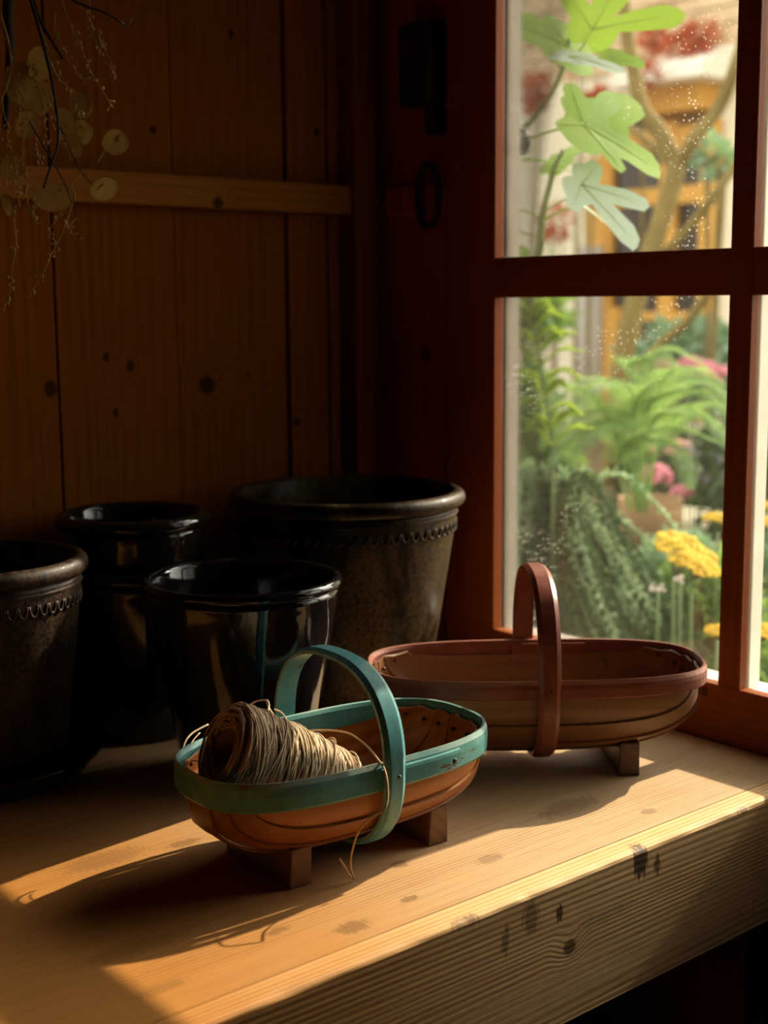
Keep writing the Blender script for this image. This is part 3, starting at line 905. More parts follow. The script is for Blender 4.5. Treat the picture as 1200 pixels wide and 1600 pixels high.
# ---------------------------------------------------------------- hanging dried flowers
hb = thing('dried_flower_bunch', at(40, -60, 1.48), 'bunch of dried honesty seed heads and sprigs hanging at the upper left', 'dried flowers')
HO = Vector(hb.location)
def dstem(pxs, r, mat='dry', name='stem'):
    pts = smooth_path([at(x, y, d - 0.13) - HO for x, y, d in pxs], 7)
    N = len(pts)
    return MB().tube(pts, [r * (1 - 0.55 * i / N) for i in range(N)], 6).build(name, M[mat], hb, True), pts
dstem([(28,-70,1.60),(48,0,1.58),(64,55,1.58),(80,120,1.57),(90,185,1.57),(91,222,1.57),(80,258,1.57),(68,294,1.57)], 0.0022)
dstem([(20,-70,1.64),(12,20,1.64),(16,80,1.64),(12,140,1.64),(8,200,1.63)], 0.0075)
dstem([(35,-70,1.62),(55,10,1.62),(70,45,1.62),(98,92,1.62)], 0.0028)
dstem([(60,-60,1.60),(100,-10,1.60),(135,10,1.60),(160,18,1.60),(185,32,1.60),(197,40,1.60),(205,30,1.60)], 0.0016)
dstem([(0,20,1.6),(14,70,1.6),(16,110,1.6),(2,160,1.6)], 0.0016, 'drys')
dstem([(46,190,1.58),(75,240,1.58),(100,285,1.58),(112,318,1.58),(118,345,1.58)], 0.0009, 'dry')
dstem([(80,165,1.6),(112,240,1.6),(128,270,1.6),(146,290,1.6)], 0.0009, 'dry')
dstem([(152,255,1.6),(164,235,1.6)], 0.0006, 'drys')
dstem([(128,268,1.6),(110,292,1.6),(96,310,1.6)], 0.0006, 'drys')
dstem([(78,95,1.6),(92,125,1.6),(115,142,1.6)], 0.0016, 'drys')
def sprig(p0, p1, d, n, seed, mat='drys', bend=8):
    rr = random.Random(seed)
    k = 7; P = []
    for i in range(k):
        f = i / (k - 1)
        P.append((p0[0] + (p1[0] - p0[0]) * f + bend * math.sin(f * PI) * (1 if seed % 2 else -1) + rr.uniform(-2, 2), p0[1] + (p1[1] - p0[1]) * f, d))
    o, pts = dstem(P, 0.0006, mat, 'sprig')
    m = MB()
    for i in range(n):
        q = pts[rr.randrange(len(pts) // 4, len(pts))]
        dv = Vector((rr.uniform(-1, 1), rr.uniform(-1, 1), rr.uniform(-1.2, .6))).normalized() * rr.uniform(.002, .007)
        m.tube([q, q + dv], 0.0003, 3)
        m.ball(q + dv, rr.uniform(0.0011, 0.0019), 6, 4, 1.3)
    m.build('seed', M['seed'], hb, True, kind='stuff')
for i, (a, b, d, n) in enumerate([((95,0),(175,168),1.60,26),((110,-10),(180,120),1.62,22),((85,20),(135,130),1.62,18),((112,318),(42,470),1.57,16),
        ((118,340),(120,375),1.57,5),((10,220),(22,340),1.58,20),((40,200),(45,330),1.59,18),((20,330),(8,480),1.58,14),((70,310),(60,350),1.59,8),
        ((2,150),(10,300),1.57,16),((112,318),(78,372),1.57,7),((30,60),(75,240),1.61,18),((60,30),(130,180),1.59,20),((20,120),(60,260),1.59,18),((75,100),(112,250),1.58,16),((2,40),(30,210),1.6,16),((140,-10),(160,90),1.63,12)]):
    sprig(a, b, d, n, 20 + i, bend=6 + 3 * (i % 3))
def disc(x, y, d, rx, ry, tilt, seed):
    rr = random.Random(seed)
    d -= 0.13; c = at(x, y, d) - HO
    nrm = (-CF + CR * rr.uniform(-.4, .4) + CU * rr.uniform(-.3, .3)).normalized()
    a_ = CR.copy(); a_ = (a_ - nrm * a_.dot(nrm)).normalized(); b_ = nrm.cross(a_)
    a_, b_ = a_ * math.cos(tilt) + b_ * math.sin(tilt), b_ * math.cos(tilt) - a_ * math.sin(tilt)
    k = d / FPX; vs = [c + nrm * 0.001]; N = 18
    for i in range(N):
        q = 2 * PI * i / N
        vs.append(c + a_ * (rx * k * math.cos(q) * (1 + .04 * rr.uniform(-1, 1))) + b_ * (ry * k * math.sin(q)) + nrm * 0.0012 * math.sin(2 * q + seed))
    o = MB().add(vs, [(0, 1 + i, 1 + (i + 1) % N) for i in range(N)]).build('seed_disc', M['honesty'], hb, True)
    m = MB()
    m.tube(vs[1:], 0.0005, 4, True)
    for j in range(3):
        m.ball(c + a_ * rr.uniform(-.5, .5) * rx * k + b_ * rr.uniform(-.5, .5) * ry * k, 0.0014, 6, 4)
    ob = m.build('disc_rim', M['seed'], o, True)
for i, a in enumerate([(180,222,1.6,20,20,0),(162,295,1.6,23,19,.2),(85,308,1.61,32,22,.1),(125,163,1.61,17,25,.3),(103,190,1.6,14,22,.5),(42,195,1.61,22,26,.2),
        (30,130,1.62,24,34,.1),(60,100,1.62,22,30,.3),(115,225,1.62,12,20,.2),(128,205,1.63,16,24,.4),(12,320,1.6,10,18,.3),(20,262,1.62,20,20,0),(55,150,1.63,26,30,.2)]):
    disc(*a, 50 + i)

# ---------------------------------------------------------------- garden outside
GZ = -0.95
gs = MB()
def gfn(u, v):
    X = 1.4 + u * 30; Y = -10 + v * 34
    return (X, Y, GZ + 0.03 * math.sin(X * 1.7) * math.cos(Y * 2.1))
gs.grid(gfn, 60, 60).build('ground', M['soil'], kind='structure')
MB().grid(lambda u, v: (-25 + u * 23.6, -30 + v * 28.6, GZ), 4, 4).build('ground', M['path'], kind='structure')

# house across the garden: facade parallel to the window wall
HX = 11.0
def hp_(px, py, X=HX):
    v = CF + CR * ((px - 600) / FPX) - CU * ((py - 800) / FPX)
    t = (X - CP.x) / v.x
    return CP + v * t
hy0, hy1 = 1.0, 22.0
house = thing('garden_house', (HX, 10, GZ), 'cream rendered house with ochre window across the garden', 'house')
HOo = (HX, 10, GZ)
zst = hp_(1000, 110).z
MB().box(HX, HX + 0.25, hy0, hy1, GZ, zst).build('rendered_wall', M['render'], house, off=HOo)
MB().box(HX + 0.05, HX + 0.25, hy0, hy1, zst, 4.6).build('upper_wall', M['stone'], house, off=HOo)
ms_ = MB(); rr = random.Random(11)
z = zst + 0.01; row = 0
while z < 4.55:
    h = rr.uniform(0.10, 0.18); y = hy0
    while y < hy1:
        wd = rr.uniform(0.20, 0.50)
        ms_.box(HX - 0.01 + rr.uniform(-.02, .02), HX + 0.06, y, min(hy1, y + wd - 0.015), z, min(4.6, z + h - 0.012))
        y += wd
    z += h
ms_.build('stonework', M['stone'], house, off=HOo, kind='stuff')
def hbox(px0, py0, px1, py1, t0, t1, name, mat):
    """facade box between two pixel corners, standing t0..t1 proud of the wall"""
    a, b = hp_(px0, py0), hp_(px1, py1)
    return MB().box(HX - t1, HX - t0, min(a.y, b.y), max(a.y, b.y), min(a.z, b.z), max(a.z, b.z)).build(name, M[mat], house, off=HOo, bevel=0.004)
hbox(948, 190, 1108, 660, 0.005, 0.02, 'window_pane', 'dpane')
for px in (952, 1049, 1112):
    hbox(px - 6, 190, px + 6, 660, 0.02, 0.10, 'window_bar', 'ochre')
for py in (308, 494, 220):
    hbox(952, py - 7, 1112, py + 7, 0.02, 0.09, 'window_bar', 'ochre')
hbox(1016, 140, 1125, 172, 0.02, 0.30, 'lintel', 'ochre')
hbox(1016, 178, 1108, 235, 0.02, 0.05, 'lintel_board', 'ochred')
hbox(930, 250, 948, 700, 0.02, 0.12, 'door_post', 'ochre')
hbox(955, 480, 972, 700, 0.02, 0.12, 'door_post', 'ochre')
a, b = hp_(902, 300, HX - 0.2), hp_(930, 700, HX - 0.2)
MB().tube([(HX - 0.15, (a.y + b.y) / 2, GZ), (HX - 0.15, (a.y + b.y) / 2, 1.05)], abs(a.y - b.y) / 2, 12).build('downpipe', M['pipe'], house, True, off=HOo)
# porch canopy: sloped slab standing out from the wall
a, b = hp_(1012, 100), hp_(1160, 100)
cy0, cy1 = b.y, a.y
zt = hp_(1080, 85).z; zb_ = hp_(1080, 138).z
MB().add([(HX - 0.6, cy0, zb_), (HX - 0.6, cy1, zb_), (HX - 0.6, cy1, zb_ + 0.12), (HX - 0.6, cy0, zb_ + 0.12), (HX, cy0, zb_), (HX, cy1, zb_), (HX, cy1, zt + .03), (HX, cy0, zt + .03)],
         [(0,1,2,3),(7,6,5,4),(3,2,6,7),(0,4,5,1),(0,3,7,4),(1,5,6,2)]).build('porch_canopy', M['awn'], house, off=HOo)

def leafquad(m, p, d, n, L, W):
    """pointed leaf from p along d with normal n"""
    s = d.cross(n).normalized()
    up = n * (L * 0.12)
    m.add([p, p + d * (L * .45) + s * (W / 2) + up, p + d * L, p + d * (L * .45) - s * (W / 2) + up], [(0, 1, 2, 3)])
def rv(rr): 
    while True:
        v = Vector((rr.uniform(-1, 1), rr.uniform(-1, 1), rr.uniform(-1, 1)))
        if 0.05 < v.length < 1: return v.normalized()
def shrub(name, c, rx, rz, nl, L, W, mat, label, seed, cat='shrub', group=None, base=GZ, ry=None):
    rr = random.Random(seed); c = Vector(c); ry = ry or rx
    root = thing(name, (c.x, c.y, base), label, cat, group)
    o = Vector((c.x, c.y, base)); m = MB()
    for i in range(nl):
        v = rv(rr); q = rr.random() ** 0.45
        P = c + Vector((v.x * rx, v.y * ry, v.z * rz)) * q - o
        d = (v + rv(rr) * 0.8 + Vector((0, 0, -.2))).normalized()
        n = (rv(rr) + Vector((0.2, 0, .7))).normalized()
        leafquad(m, P, d, n, L * rr.uniform(.6, 1.3), W * rr.uniform(.6, 1.3))
    m.build('foliage', M[mat], root, kind='stuff')
    ms = MB()
    for k in range(7):
        v = rv(rr); e = c + Vector((v.x * rx * .7, v.y * ry * .7, abs(v.z) * rz * .6)) - o
        ms.tube(smooth_path([(rr.uniform(-.03, .03), rr.uniform(-.03, .03), 0), Vector((e.x * .35, e.y * .35, e.z * .6)), e], 3), 0.006, 5)
    ms.build('stem', M['bark'], root, True)
    return root
# backdrop shrubs
shrub('garden_shrub', at(822, 740, 4.6), .16, .36, 900, .075, .035, 'shrub', 'bushy green shrub at the far left of the lower pane behind the fern', 1)
shrub('garden_shrub', at(1100, 800, 4.9), .36, .42, 3000, .05, .028, 'shrubd', 'dark green shrub dotted with mauve flowers, beside the mullion', 2)
shrub('garden_shrub', at(1200, 780, 3.9), .20, .42, 1700, .05, .028, 'shrubd', 'dark shrub seen in the right hand pane', 3)
shrub('garden_shrub', at(1080, 560, 6.2), .30, .12, 420, .13, .07, 'shrubb', 'broad leaved green shrub under the ochre window', 4)
shrub('garden_shrub', at(1105, 1000, 2.75), .11, .17, 1300, .05, .022, 'shrub', 'low green plant under the yellow flower heads', 5)
shrub('garden_shrub', at(1075, 915, 3.25), .14, .11, 1300, .05, .022, 'shrubb', 'grey green low plant behind the yellow flower heads', 6)
shrub('garden_shrub', at(885, 940, 3.5), .17, .22, 2000, .05, .022, 'shrubd', 'deep green undergrowth below the weeping plant', 7)
shrub('garden_shrub', at(828, 475, 5.6), .16, .14, 300, .09, .045, 'shrub', 'leafy bush hanging before the cream wall at left', 8)
shrub('garden_shrub', at(1215, 940, 3.1), .11, .20, 900, .05, .024, 'shrubb', 'grey green plant below the yellow flowers in the right pane', 9)
shrub('garden_shrub', at(1118, 245, 5.5), .07, .05, 60, .08, .05, 'shrubb', 'small pale leafy sprig near the tree fork', 10)
# red climber on the stone wall
names = ['red leaved climber above the cream canopy', 'red leaved climber spray at the canopy left end', 'red leaved climber spray low at the far left of the upper pane', 'red leaved climber spray behind the middle fig leaf',
         'red leaved climber spray below the top fig leaf', 'russet climber spray behind the lower fig leaves', 'pale pink climber spray beside the tree branch']
for i, (px, py, rx, rz, n) in enumerate([(1078, 62, .27, .11, 190), (1020, 50, .10, .16, 90), (836, 145, .15, .15, 150), (925, 165, .18, .12, 170), (905, 80, .20, .12, 130), (868, 350, .18, .14, 90), (1010, 120, .08, .10, 60)]):
    c_ = hp_(px, py, HX - (0.28 if i < 2 else 0.80))
    shrub('red_climber', c_, .08, rz * 1.25, n, .095, .07, 'redleaf', names[i], 30 + i, 'climber', 'red climber sprays on the house wall', ry=rx * 1.25,
          base=(c_.z - rz * 1.25 if i < 2 else GZ))
# tree
tr = thing('garden_tree', at(965, 700, 5.0), 'forked bare branched tree in front of the ochre window', 'tree')
TO = Vector(tr.location)
def branch(pxs, r0, r1, name='branch'):
    pts = smooth_path([at(x, y, d) - TO for x, y, d in pxs], 6)
    N = len(pts)
    MB().tube(pts, [r0 + (r1 - r0) * i / (N - 1) for i in range(N)], 10).build(name, M['bark'], tr, True)
branch([(955,760,5.0),(965,620,5.0),(985,500,5.0),(1015,400,5.0),(1050,290,5.0),(1058,250,5.0)], 0.040, 0.036, 'trunk')
branch([(1060,262,5.0),(1030,205,5.0),(1003,170,5.0),(990,110,5.0),(978,40,5.0),(970,-60,5.0)], 0.033, 0.022)
branch([(1062,258,5.0),(1085,215,4.9),(1125,165,4.9),(1150,100,4.8),(1175,20,4.8)], 0.026, 0.022)
branch([(1055,265,5.0),(1010,220,5.1),(975,195,5.2),(930,180,5.3)], 0.018, 0.010)
branch([(985,590,4.9),(1030,540,4.8),(1075,500,4.7),(1120,440,4.6),(1160,400,4.6)], 0.018, 0.015)
branch([(1040,395,5.0),(1085,345,4.9),(1120,300,4.8),(1155,250,4.8)], 0.018, 0.015)
# pink flowers
def flower_head(px, py, d, r, mat, label, seed, name='pink_flower', cat='flower', group='pink flower heads', n=70):
    rr = random.Random(seed); c = at(px, py, d)
    root = thing(name, (c.x, c.y, GZ), label, cat, group)
    m = MB()
    for i in range(n):
        v = rv(rr); v.z = abs(v.z) * .9 - .25
        P = c + v * r - Vector((c.x, c.y, GZ))
        m.ball(P, r * .24, 5, 3)
    m.build('florets', M[mat], root, kind='stuff')
    MB().tube(smooth_path([(0.03, .02, 0), (0.01, 0, (c.z - GZ) * .5), (0, 0, c.z - GZ)], 4), 0.0028, 5).build('stem', M['stemg'], root, True)
for i, (px, py, d, r, lb) in enumerate([(1024,745,3.9,.046,'largest round pink flower head beside the terracotta pot'),(1062,703,4.1,.036,'pink flower head under the fern frond tips'),(1066,772,4.0,.034,'pink flower head right of the largest one'),
        (1005,700,4.1,.032,'pink flower head left, half behind the fern'),(1078,573,5.2,.05,'pink flower head above the fern, left of its row'),(1102,580,5.2,.05,'pink flower head in the middle of the row above the fern'),(1126,588,5.2,.05,'pink flower head at the right of the row above the fern'),
        (1035,572,5.2,.04,'small pink flower head under the slanting branch')]):
    flower_head(px, py, d, r, 'pink', lb, 60 + i)
for i, (px, py) in enumerate([(1082,735),(1112,722),(1075,708),(1094,750),(1128,752),(1192,700),(1194,735)]):
    lbs = ['mauve flower cluster left on the dark shrub', 'mauve flower cluster high on the dark shrub', 'mauve flower cluster beside the pink head', 'lowest mauve flower cluster on the dark shrub', 'mauve flower cluster against the mullion', 'upper mauve flower cluster in the right pane', 'lower mauve flower cluster in the right pane']
    flower_head(px, py, 4.05, .032, 'mauve', lbs[i], 80 + i, 'mauve_flower', 'flower', 'mauve flowers on the dark shrub', 16)
# pots and path
pc = at(1016, 800, 3.75)
gp = thing('terracotta_pot', (pc.x, pc.y, GZ), 'weathered terracotta pot standing among the flowers', 'pot')
hh = pc.z - GZ + 0.04
recalc(MB().lathe([(.002, 0), (.06, 0), (.078, hh * .86), (.088, hh * .87), (.088, hh), (.076, hh), (.066, hh * .7), (.002, hh * .65)], 32).build('body', M['terra'], gp, True))
pc = at(1075, 850, 4.3)
MB().box(pc.x - .13, pc.x + .13, pc.y - .13, pc.y + .13, GZ, pc.z + .1).build('pale_stone_block', M['path'], bevel=0.03)
tag(bpy.data.objects['pale_stone_block'], 'pale stone block among the shrubs behind the yellow flowers', 'stone')

# big fern
def frond(m, pts, Lmax, bare=0.0):
    N = len(pts)
    m.tube(pts, [0.003 * (1 - .7 * i / N) for i in range(N)], 5)
    for i in range(max(2, int(N * bare)), N):
        f = i / N
        t = (pts[i] - pts[i - 1]).normalized()
        side = t.cross(Vector((0, 0, 1)))
        if side.length < .05: side = t.cross(Vector((1, 0, 0)))
        side.normalize(); up = side.cross(t)
        L = Lmax * (math.sin(min(1, f * 1.9) * PI / 2)) * (1 - f) ** .7 + 0.004
        for s in (-1, 1):
            d = (side * s + t * .45 - up * .12).normalized()
            b = pts[i]
            # pinna axis with pinnules as paired leaflets
            K = max(3, int(L / 0.011))
            for k in range(K):
                g = k / K
                p = b + d * (L * g)
                w = 0.013 * (1 - g * .75) * (0.5 + L / Lmax * .7)
                for s2 in (-1, 1):
                    e = (t * s2 * 0.9 + d * .5).normalized()
                    leafquad(m, p, e, (up + side * s * .2).normalized(), w * 1.6, w * .62)
fern = thing('garden_fern', tuple(at(1000, 800, 3.1)), 'large arching green fern filling the middle of the lower pane', 'fern')
FO = Vector(fern.location)
fern.location.z = GZ
FO = Vector(fern.location)
fr = [[(1010,800,3.3),(1010,680,3.2),(985,610,3.1),(940,600,3.0),(890,640,2.95),(845,700,2.9)],
      [(1010,800,3.3),(1020,660,3.2),(1040,590,3.1),(1080,575,3.0),(1120,610,2.95),(1145,660,2.9)],
      [(1000,800,3.3),(990,690,3.2),(960,640,3.1),(910,650,3.0),(870,690,2.9)],
      [(1010,800,3.3),(1015,650,3.3),(1015,580,3.3),(1040,545,3.3),(1085,560,3.3),(1130,600,3.3)],
      [(1000,800,3.3),(1005,700,3.1),(1030,650,2.95),(1075,640,2.9),(1120,665,2.85),(1140,700,2.8)],
      [(985,790,3.2),(975,720,3.1),(1000,690,3.0),(1040,690,2.9),(1070,715,2.85),(1078,760,2.8)],
      [(985,800,3.2),(965,730,3.1),(985,690,3.0),(1030,670,2.95),(1075,672,2.9),(1120,690,2.9)],
      [(1000,800,3.4),(985,650,3.4),(960,600,3.4),(920,590,3.3),(880,615,3.3),(840,655,3.2)],
      [(1010,800,3.4),(1035,640,3.4),(1070,600,3.4),(1110,600,3.4),(1150,630,3.3)],
      [(1000,800,3.3),(975,700,3.2),(940,660,3.1),(900,680,3.0),(860,725,2.9)],
      [(1000,800,3.4),(1000,620,3.4),(985,575,3.4),(1000,560,3.4),(1030,555,3.3),(1060,575,3.2)],
      [(1010,800,3.4),(1030,690,3.3),(1070,640,3.2),(1110,630,3.1),(1150,660,3.0)],
      [(995,800,3.3),(965,690,3.15),(930,625,3.05),(890,600,3.0),(850,610,2.95)],
      [(1000,800,3.3),(975,670,3.1),(950,665,3.0),(915,690,2.95),(880,735,2.9)],
      [(1005,800,3.3),(1010,650,3.1),(1045,615,3.0),(1090,610,2.95),(1135,640,2.9)],
      [(1000,800,3.3),(990,660,3.15),(1000,620,3.05),(1040,590,3.0),(1085,590,2.95)]]
for f_ in fr:
    m = MB(); frond(m, smooth_path([at(*q) - FO for q in f_], 9), 0.105, 0.26)
    m.build('frond', M['fern'], fern)
# lime upright plant at the left
lime = thing('feathery_plant', tuple(at(865, 900, 2.6)), 'upright lime green feathery plant at the left of the lower pane', 'plant')
lime.location.z = GZ; LO = Vector(lime.location)
mainp = smooth_path([at(x, y, d) - LO for x, y, d in [(862,1000,2.6),(864,760,2.6),(862,680,2.6),(850,610,2.6),(842,550,2.6),(832,500,2.6),(822,440,2.6)]], 8)
MB().tube(mainp, 0.0034, 6).build('stem', M['stemg'], lime, True)
rr = random.Random(5)
for i in range(14, len(mainp) - 1, 3):
    for s in (-1, 1):
        m = MB(); p = mainp[i]
        L = rr.uniform(.045, .08)
        d = (CR * s * .8 + CU * rr.uniform(.1, .6) - CF * rr.uniform(-.5, .5)).normalized()
        q = smooth_path([p, p + d * L * .5 + Vector((0, 0, .012)), p + d * L + Vector((0, 0, -.005))], 5)
        frond(m, q, 0.026)
        m.build('frond', M['lime'], lime)
# weeping conifer
wp = thing('weeping_plant', tuple(at(890, 1000, 2.7)), 'drooping dark green needle leaved plant behind the red trug', 'plant')
wp.location.z = GZ; WO = Vector(wp.location)
rr = random.Random(8)
crown = at(868, 790, 2.75) - WO
MB().tube(smooth_path([(0, 0, 0), crown * .5 + Vector((.02, 0, 0)), crown], 5), 0.012, 6).build('stem', M['bark'], wp, True)
for k in range(70):
    az = rr.uniform(0, 2 * PI)
    reach = rr.uniform(.06, .31); drop = rr.uniform(.15, .52)
    dirv = CR * (math.cos(az) * .9 + .25) + CF * math.sin(az) * .55
    if dirv.dot(CR) < 0: reach *= .75
    p0 = crown + Vector((rr.uniform(-.05, .05), rr.uniform(-.05, .05), rr.uniform(-.12, .03)))
    p1 = p0 + dirv * reach * .35 + Vector((0, 0, rr.uniform(.02, .07)))
    p2 = p0 + CR * (.10 * drop) + dirv * reach * .75 - Vector((0, 0, drop * .35))
    p3 = p0 + CR * (.38 * drop) + dirv * reach * 1.1 - Vector((0, 0, drop))
    pts = smooth_path([p0, p1, p2, p3], 12)
    m = MB(); m.tube(pts, 0.0024, 4)
    for i in range(3, len(pts)):
        t = (pts[i] - pts[i - 1]).normalized()
        for j in range(4):
            d = (t * .8 + rv(rr) * .75).normalized()
            leafquad(m, pts[i], d, (rv(rr) + Vector((0, 0, 1))).normalized(), rr.uniform(.014, .024), .0075)
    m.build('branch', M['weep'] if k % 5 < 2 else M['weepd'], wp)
# yellow achillea
def yarrow(px, py, d, r, label, seed, tilt=(0.25, 0.0), sx=1.0):
    rr = random.Random(seed); c = at(px, py, d)
    root = thing('yarrow_flower', (c.x, c.y, GZ), label, 'flower', 'yellow yarrow heads')
    o = Vector((c.x, c.y, GZ))
    nrm = (Vector((0, 0, 1)) + CR * tilt[0] - CF * tilt[1]).normalized()
    a_ = (CR - nrm * CR.dot(nrm)).normalized(); b_ = nrm.cross(a_)
    m = MB(); N = 260; P0 = (rr.uniform(0, 6), rr.uniform(0, 6))
    for i in range(N):
        q = i * 2.39996; f = math.sqrt(i / N)
        lump = .004 * math.sin(i * 1.7)
        P = c + a_ * (r * f * math.cos(q) * sx) + b_ * (r * f * math.sin(q)) + nrm * (r * .16 * (1 - f * f) + r * .10 * math.sin(P0[0] + 5.2 * f * math.cos(q)) * math.sin(P0[1] + 5.2 * f * math.sin(q)) + lump * .5) - o
        m.ball(P, r * rr.uniform(.055, .09), 6, 4, .8)
    m.build('florets', M['yellow'], root, kind='stuff')
    m = MB()
    base = c - nrm * r * .9 - o
    for k in range(14):
        q = k * 2.4; f = .75 * math.sqrt((k + .5) / 14)
        m.tube([base, c + a_ * r * f * math.cos(q) * sx + b_ * r * f * math.sin(q) - nrm * r * .05 - o], 0.0012, 4)
    m.build('stalks', M['stemg'], root, True)
    MB().tube(smooth_path([(0.03, -.02, 0), base * .5 + Vector((.01, 0, 0)), base], 5), 0.0026, 6).build('stem', M['stemg'], root, True)
yarrow(1073, 862, 2.35, .060, 'largest flat yellow flower head left of the mullion', 1, (0.42, .42), .95)
yarrow(1093, 883, 2.30, .036, 'smaller yellow head overlapping the largest one below right', 2, (0.40, .38))
yarrow(1122, 809, 2.60, .030, 'thin yellow flower head seen edge on, high against the mullion', 3, (0, .05))
yarrow(1120, 985, 2.20, .020, 'small low yellow flower head against the mullion', 4, (-.1, .25))
yarrow(1190, 790, 2.5, .022, 'uppermost yellow flower head in the right pane', 5, (0, .1))
yarrow(1196, 815, 2.3, .026, 'middle yellow flower head in the right pane', 6, (.3, .2))
yarrow(1193, 986, 2.1, .026, 'lowest yellow flower head in the right pane', 7, (.45, .35))
flower_head(1063, 908, 2.5, .014, 'white', 'tiny pale flower below the largest yellow head', 90, 'pale_flower', 'flower', 'small pale flowers', 10)
flower_head(1028, 922, 2.6, .017, 'white', 'pale blush flower left of the yellow stems', 91, 'pale_flower', 'flower', 'small pale flowers', 10)

# fig branch close outside the glass
fig = thing('fig_tree', tuple(at(845, 900, 2.05)), 'fig branch with broad lobed bright green leaves close outside the upper pane', 'tree')
fig.location.z = GZ; GO = Vector(fig.location)
def figstem(pxs, r0, r1, mat='figstem', name='stem'):
    pts = smooth_path([at(x, y, d) - GO for x, y, d in pxs], 6); N = len(pts)
    MB().tube(pts, [r0 + (r1 - r0) * i / (N - 1) for i in range(N)], 8).build(name, M[mat], fig, True)
figstem([(765,1100,2.2),(775,700,2.15),(800,480,2.08),(838,410,2.05),(847,340,2.0),(856,300,2.0),(866,262,2.0),(880,235,2.0)], 0.0075, 0.0035)
figstem([(790,330,2.0),(800,240,1.98),(815,205,1.97),(840,175,1.95),(862,145,1.95),(878,110,1.95),(886,80,1.95),(890,60,1.95)], 0.0048, 0.003)
LOBES5 = [(0, 1.0, .30), (52, .86, .30), (-52, .86, .30), (105, .66, .36), (-105, .66, .36)]
LOBES3 = [(0, 1.0, .36), (58, .85, .36), (-58, .85, .36)]
OVAL = [(0, 1.0, .42), (40, .55, .5), (-40, .55, .5)]
def figleaf(base, tip, d, mat, lobes, seed, tilt=(0, 0), widen=1.0, curl=.12, v0=.42):
    """base, tip in pixels; tilt turns the blade away from the viewer"""
    rr = random.Random(seed)
    b = at(base[0], base[1], d)
    t2 = at(tip[0], tip[1], d + tilt[1])
    T = t2 - b; L = T.length; T.normalize()
    n = (-CF + CU * tilt[0]); n = (n - T * n.dot(T)).normalized()
    S = T.cross(n)
    N = 72; vs = []
    ring = (0.0, .35, .7, 1.0)
    def rad_(q):
        v = v0
        for (an, ln, wd) in lobes:
            dq = (q - math.radians(an) + PI) % (2 * PI) - PI
            v = max(v, ln * math.exp(-abs(dq / (wd * 1.25)) ** 3.2 * .8))
        if abs(abs(q) - PI) < .5: v *= .55 + .45 * (abs(abs(q) - PI) / .5)
        return v * (1 + .02 * math.sin(q * 31))
    for rg in ring[1:]:
        for i in range(N):
            q = -PI + 2 * PI * i / N
            r_ = rad_(q) * L * rg
            x_, y_ = r_ * math.cos(q), r_ * math.sin(q) * widen
            z_ = -curl * L * ((x_ / L) ** 2 + 1.2 * (y_ / L) ** 2) + .05 * abs(y_)
            vs.append(b - GO + T * x_ + S * y_ + n * z_)
    vs.append(b - GO)
    c0 = len(vs) - 1
    fs = [(c0, i, (i + 1) % N) for i in range(N)]
    for k in range(2):
        for i in range(N):
            j = (i + 1) % N
            fs.append((k*N+i, (k+1)*N+i, (k+1)*N+j, k*N+j))
    o = MB().add(vs, fs).build('leaf', M[mat], fig, True)
    m = MB()
    for (an, ln, wd) in lobes:
        pts = []
        for k in range(6):
            f = .85 * k / 5; q = math.radians(an); x_, y_ = ln * L * f * math.cos(q), ln * L * f * math.sin(q) * widen
            z_ = -curl * L * ((x_ / L) ** 2 + 1.2 * (y_ / L) ** 2) + .05 * abs(y_)
            pts.append(b - GO + T * x_ + S * y_ + n * (z_ + .0003))
        m.tube(pts, [.0010 * (1 - .8 * k / 5) for k in range(6)], 4)
    m.build('vein', M['figvein'], o, True)
def pet(pxs, r=0.0017): figstem(pxs, r, r * .8, 'petiole', 'leaf_stalk')
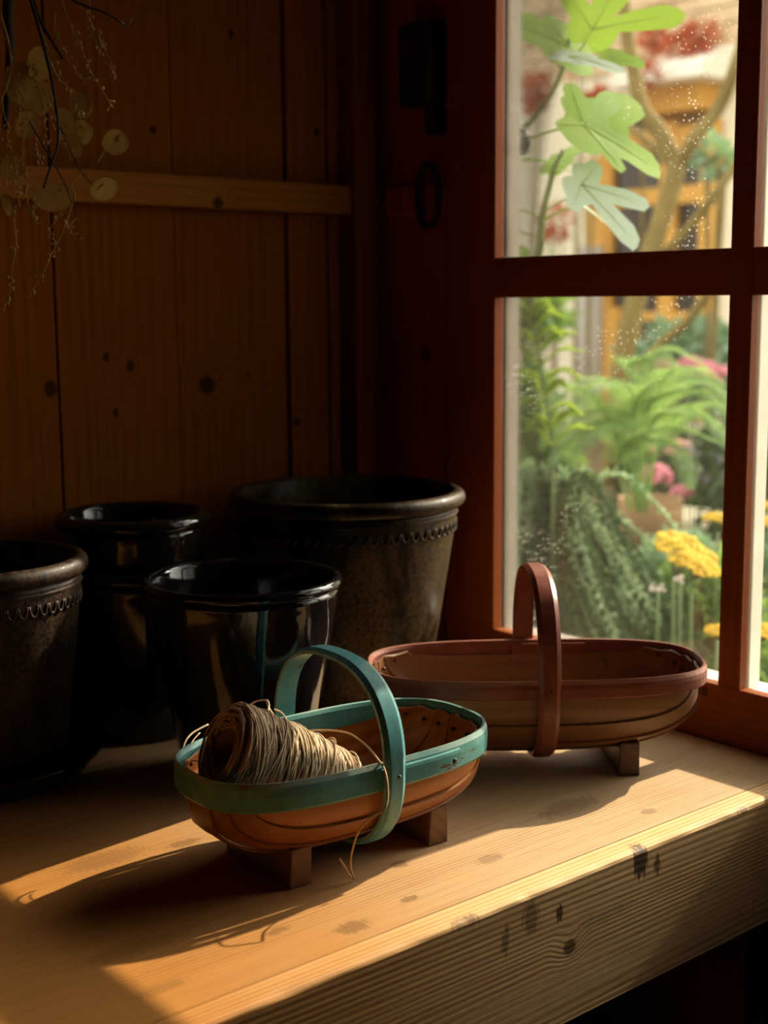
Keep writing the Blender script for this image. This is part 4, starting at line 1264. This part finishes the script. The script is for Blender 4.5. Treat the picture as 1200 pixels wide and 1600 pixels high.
figleaf((926, 46), (985, -60), 1.9, 'figleaf', [(0, 1.0, .34), (50, 1.12, .22), (-58, .62, .36)], 1, (.3, .02), 1.0, .1, .30)
pet([(888,95,1.95),(905,80,1.93),(926,48,1.9)])
figleaf((893, 76), (790, 18), 1.95, 'figleaf', OVAL, 2, (.5, -.05), .9)
figleaf((888, 88), (975, 102), 1.9, 'figpale', OVAL, 3, (.9, -.05), .48)
figleaf((952, 88), (1010, 96), 2.0, 'figleaf', OVAL, 4, (.6, 0), .8)
figleaf((913, 194), (1042, 262), 1.85, 'figleaf', [(0, 1.0, .23), (-60, .66, .30), (-118, .46, .42), (150, .36, .5), (30, .60, .22)], 5, (.5, .05), 1.0, .1, .34)
pet([(800,224,1.98),(850,208,1.92),(880,200,1.88),(915,193,1.855)], .0022)
figleaf((925, 200), (1002, 150), 1.90, 'figleaf', OVAL, 6, (.2, .05), .9)
figleaf((908, 288), (1004, 382), 1.88, 'figpale', [(0, 1.0, .21), (-30, .95, .17), (75, .34, .5), (-85, .36, .5)], 7, (.4, .03), 1.0, .1, .25)
pet([(850,330,2.0),(875,315,1.95),(905,305,1.9)])
figleaf((800, 250), (885, 246), 2.0, 'figleaf', OVAL, 8, (2.2, .02), .5)
figleaf((870, 265), (950, 272), 2.0, 'figleaf', OVAL, 9, (2.5, .03), .4)
figleaf((915, 324), (1000, 384), 1.95, 'figpale', OVAL, 10, (1.5, .05), .3)
pet([(846,345,2.0),(870,332,1.97),(895,324,1.95),(917,325,1.95)], .0022)
pet([(790,320,2.0),(820,330,2.0),(842,340,2.0)])
pet([(800,355,2.0),(820,365,2.0),(840,370,2.0)])
figleaf((845, 368), (880, 420), 2.02, 'figpale', OVAL, 11, (1.2, .05), .35)
pet([(873,105,1.95),(872,90,1.95),(870,74,1.95)], .0022)
figleaf((866, 260), (905, 222), 2.1, 'figleaf', OVAL, 12, (.8, .05), .5)
figleaf((820, 420), (770, 380), 2.05, 'figleaf', LOBES3, 13, (.8, .0), .8)
ff = MB().ball(at(815, 222, 1.96) - GO, .0125, 14, 10, 1.5)
ff.build('fig_fruit', M['figfruit'], fig, True)
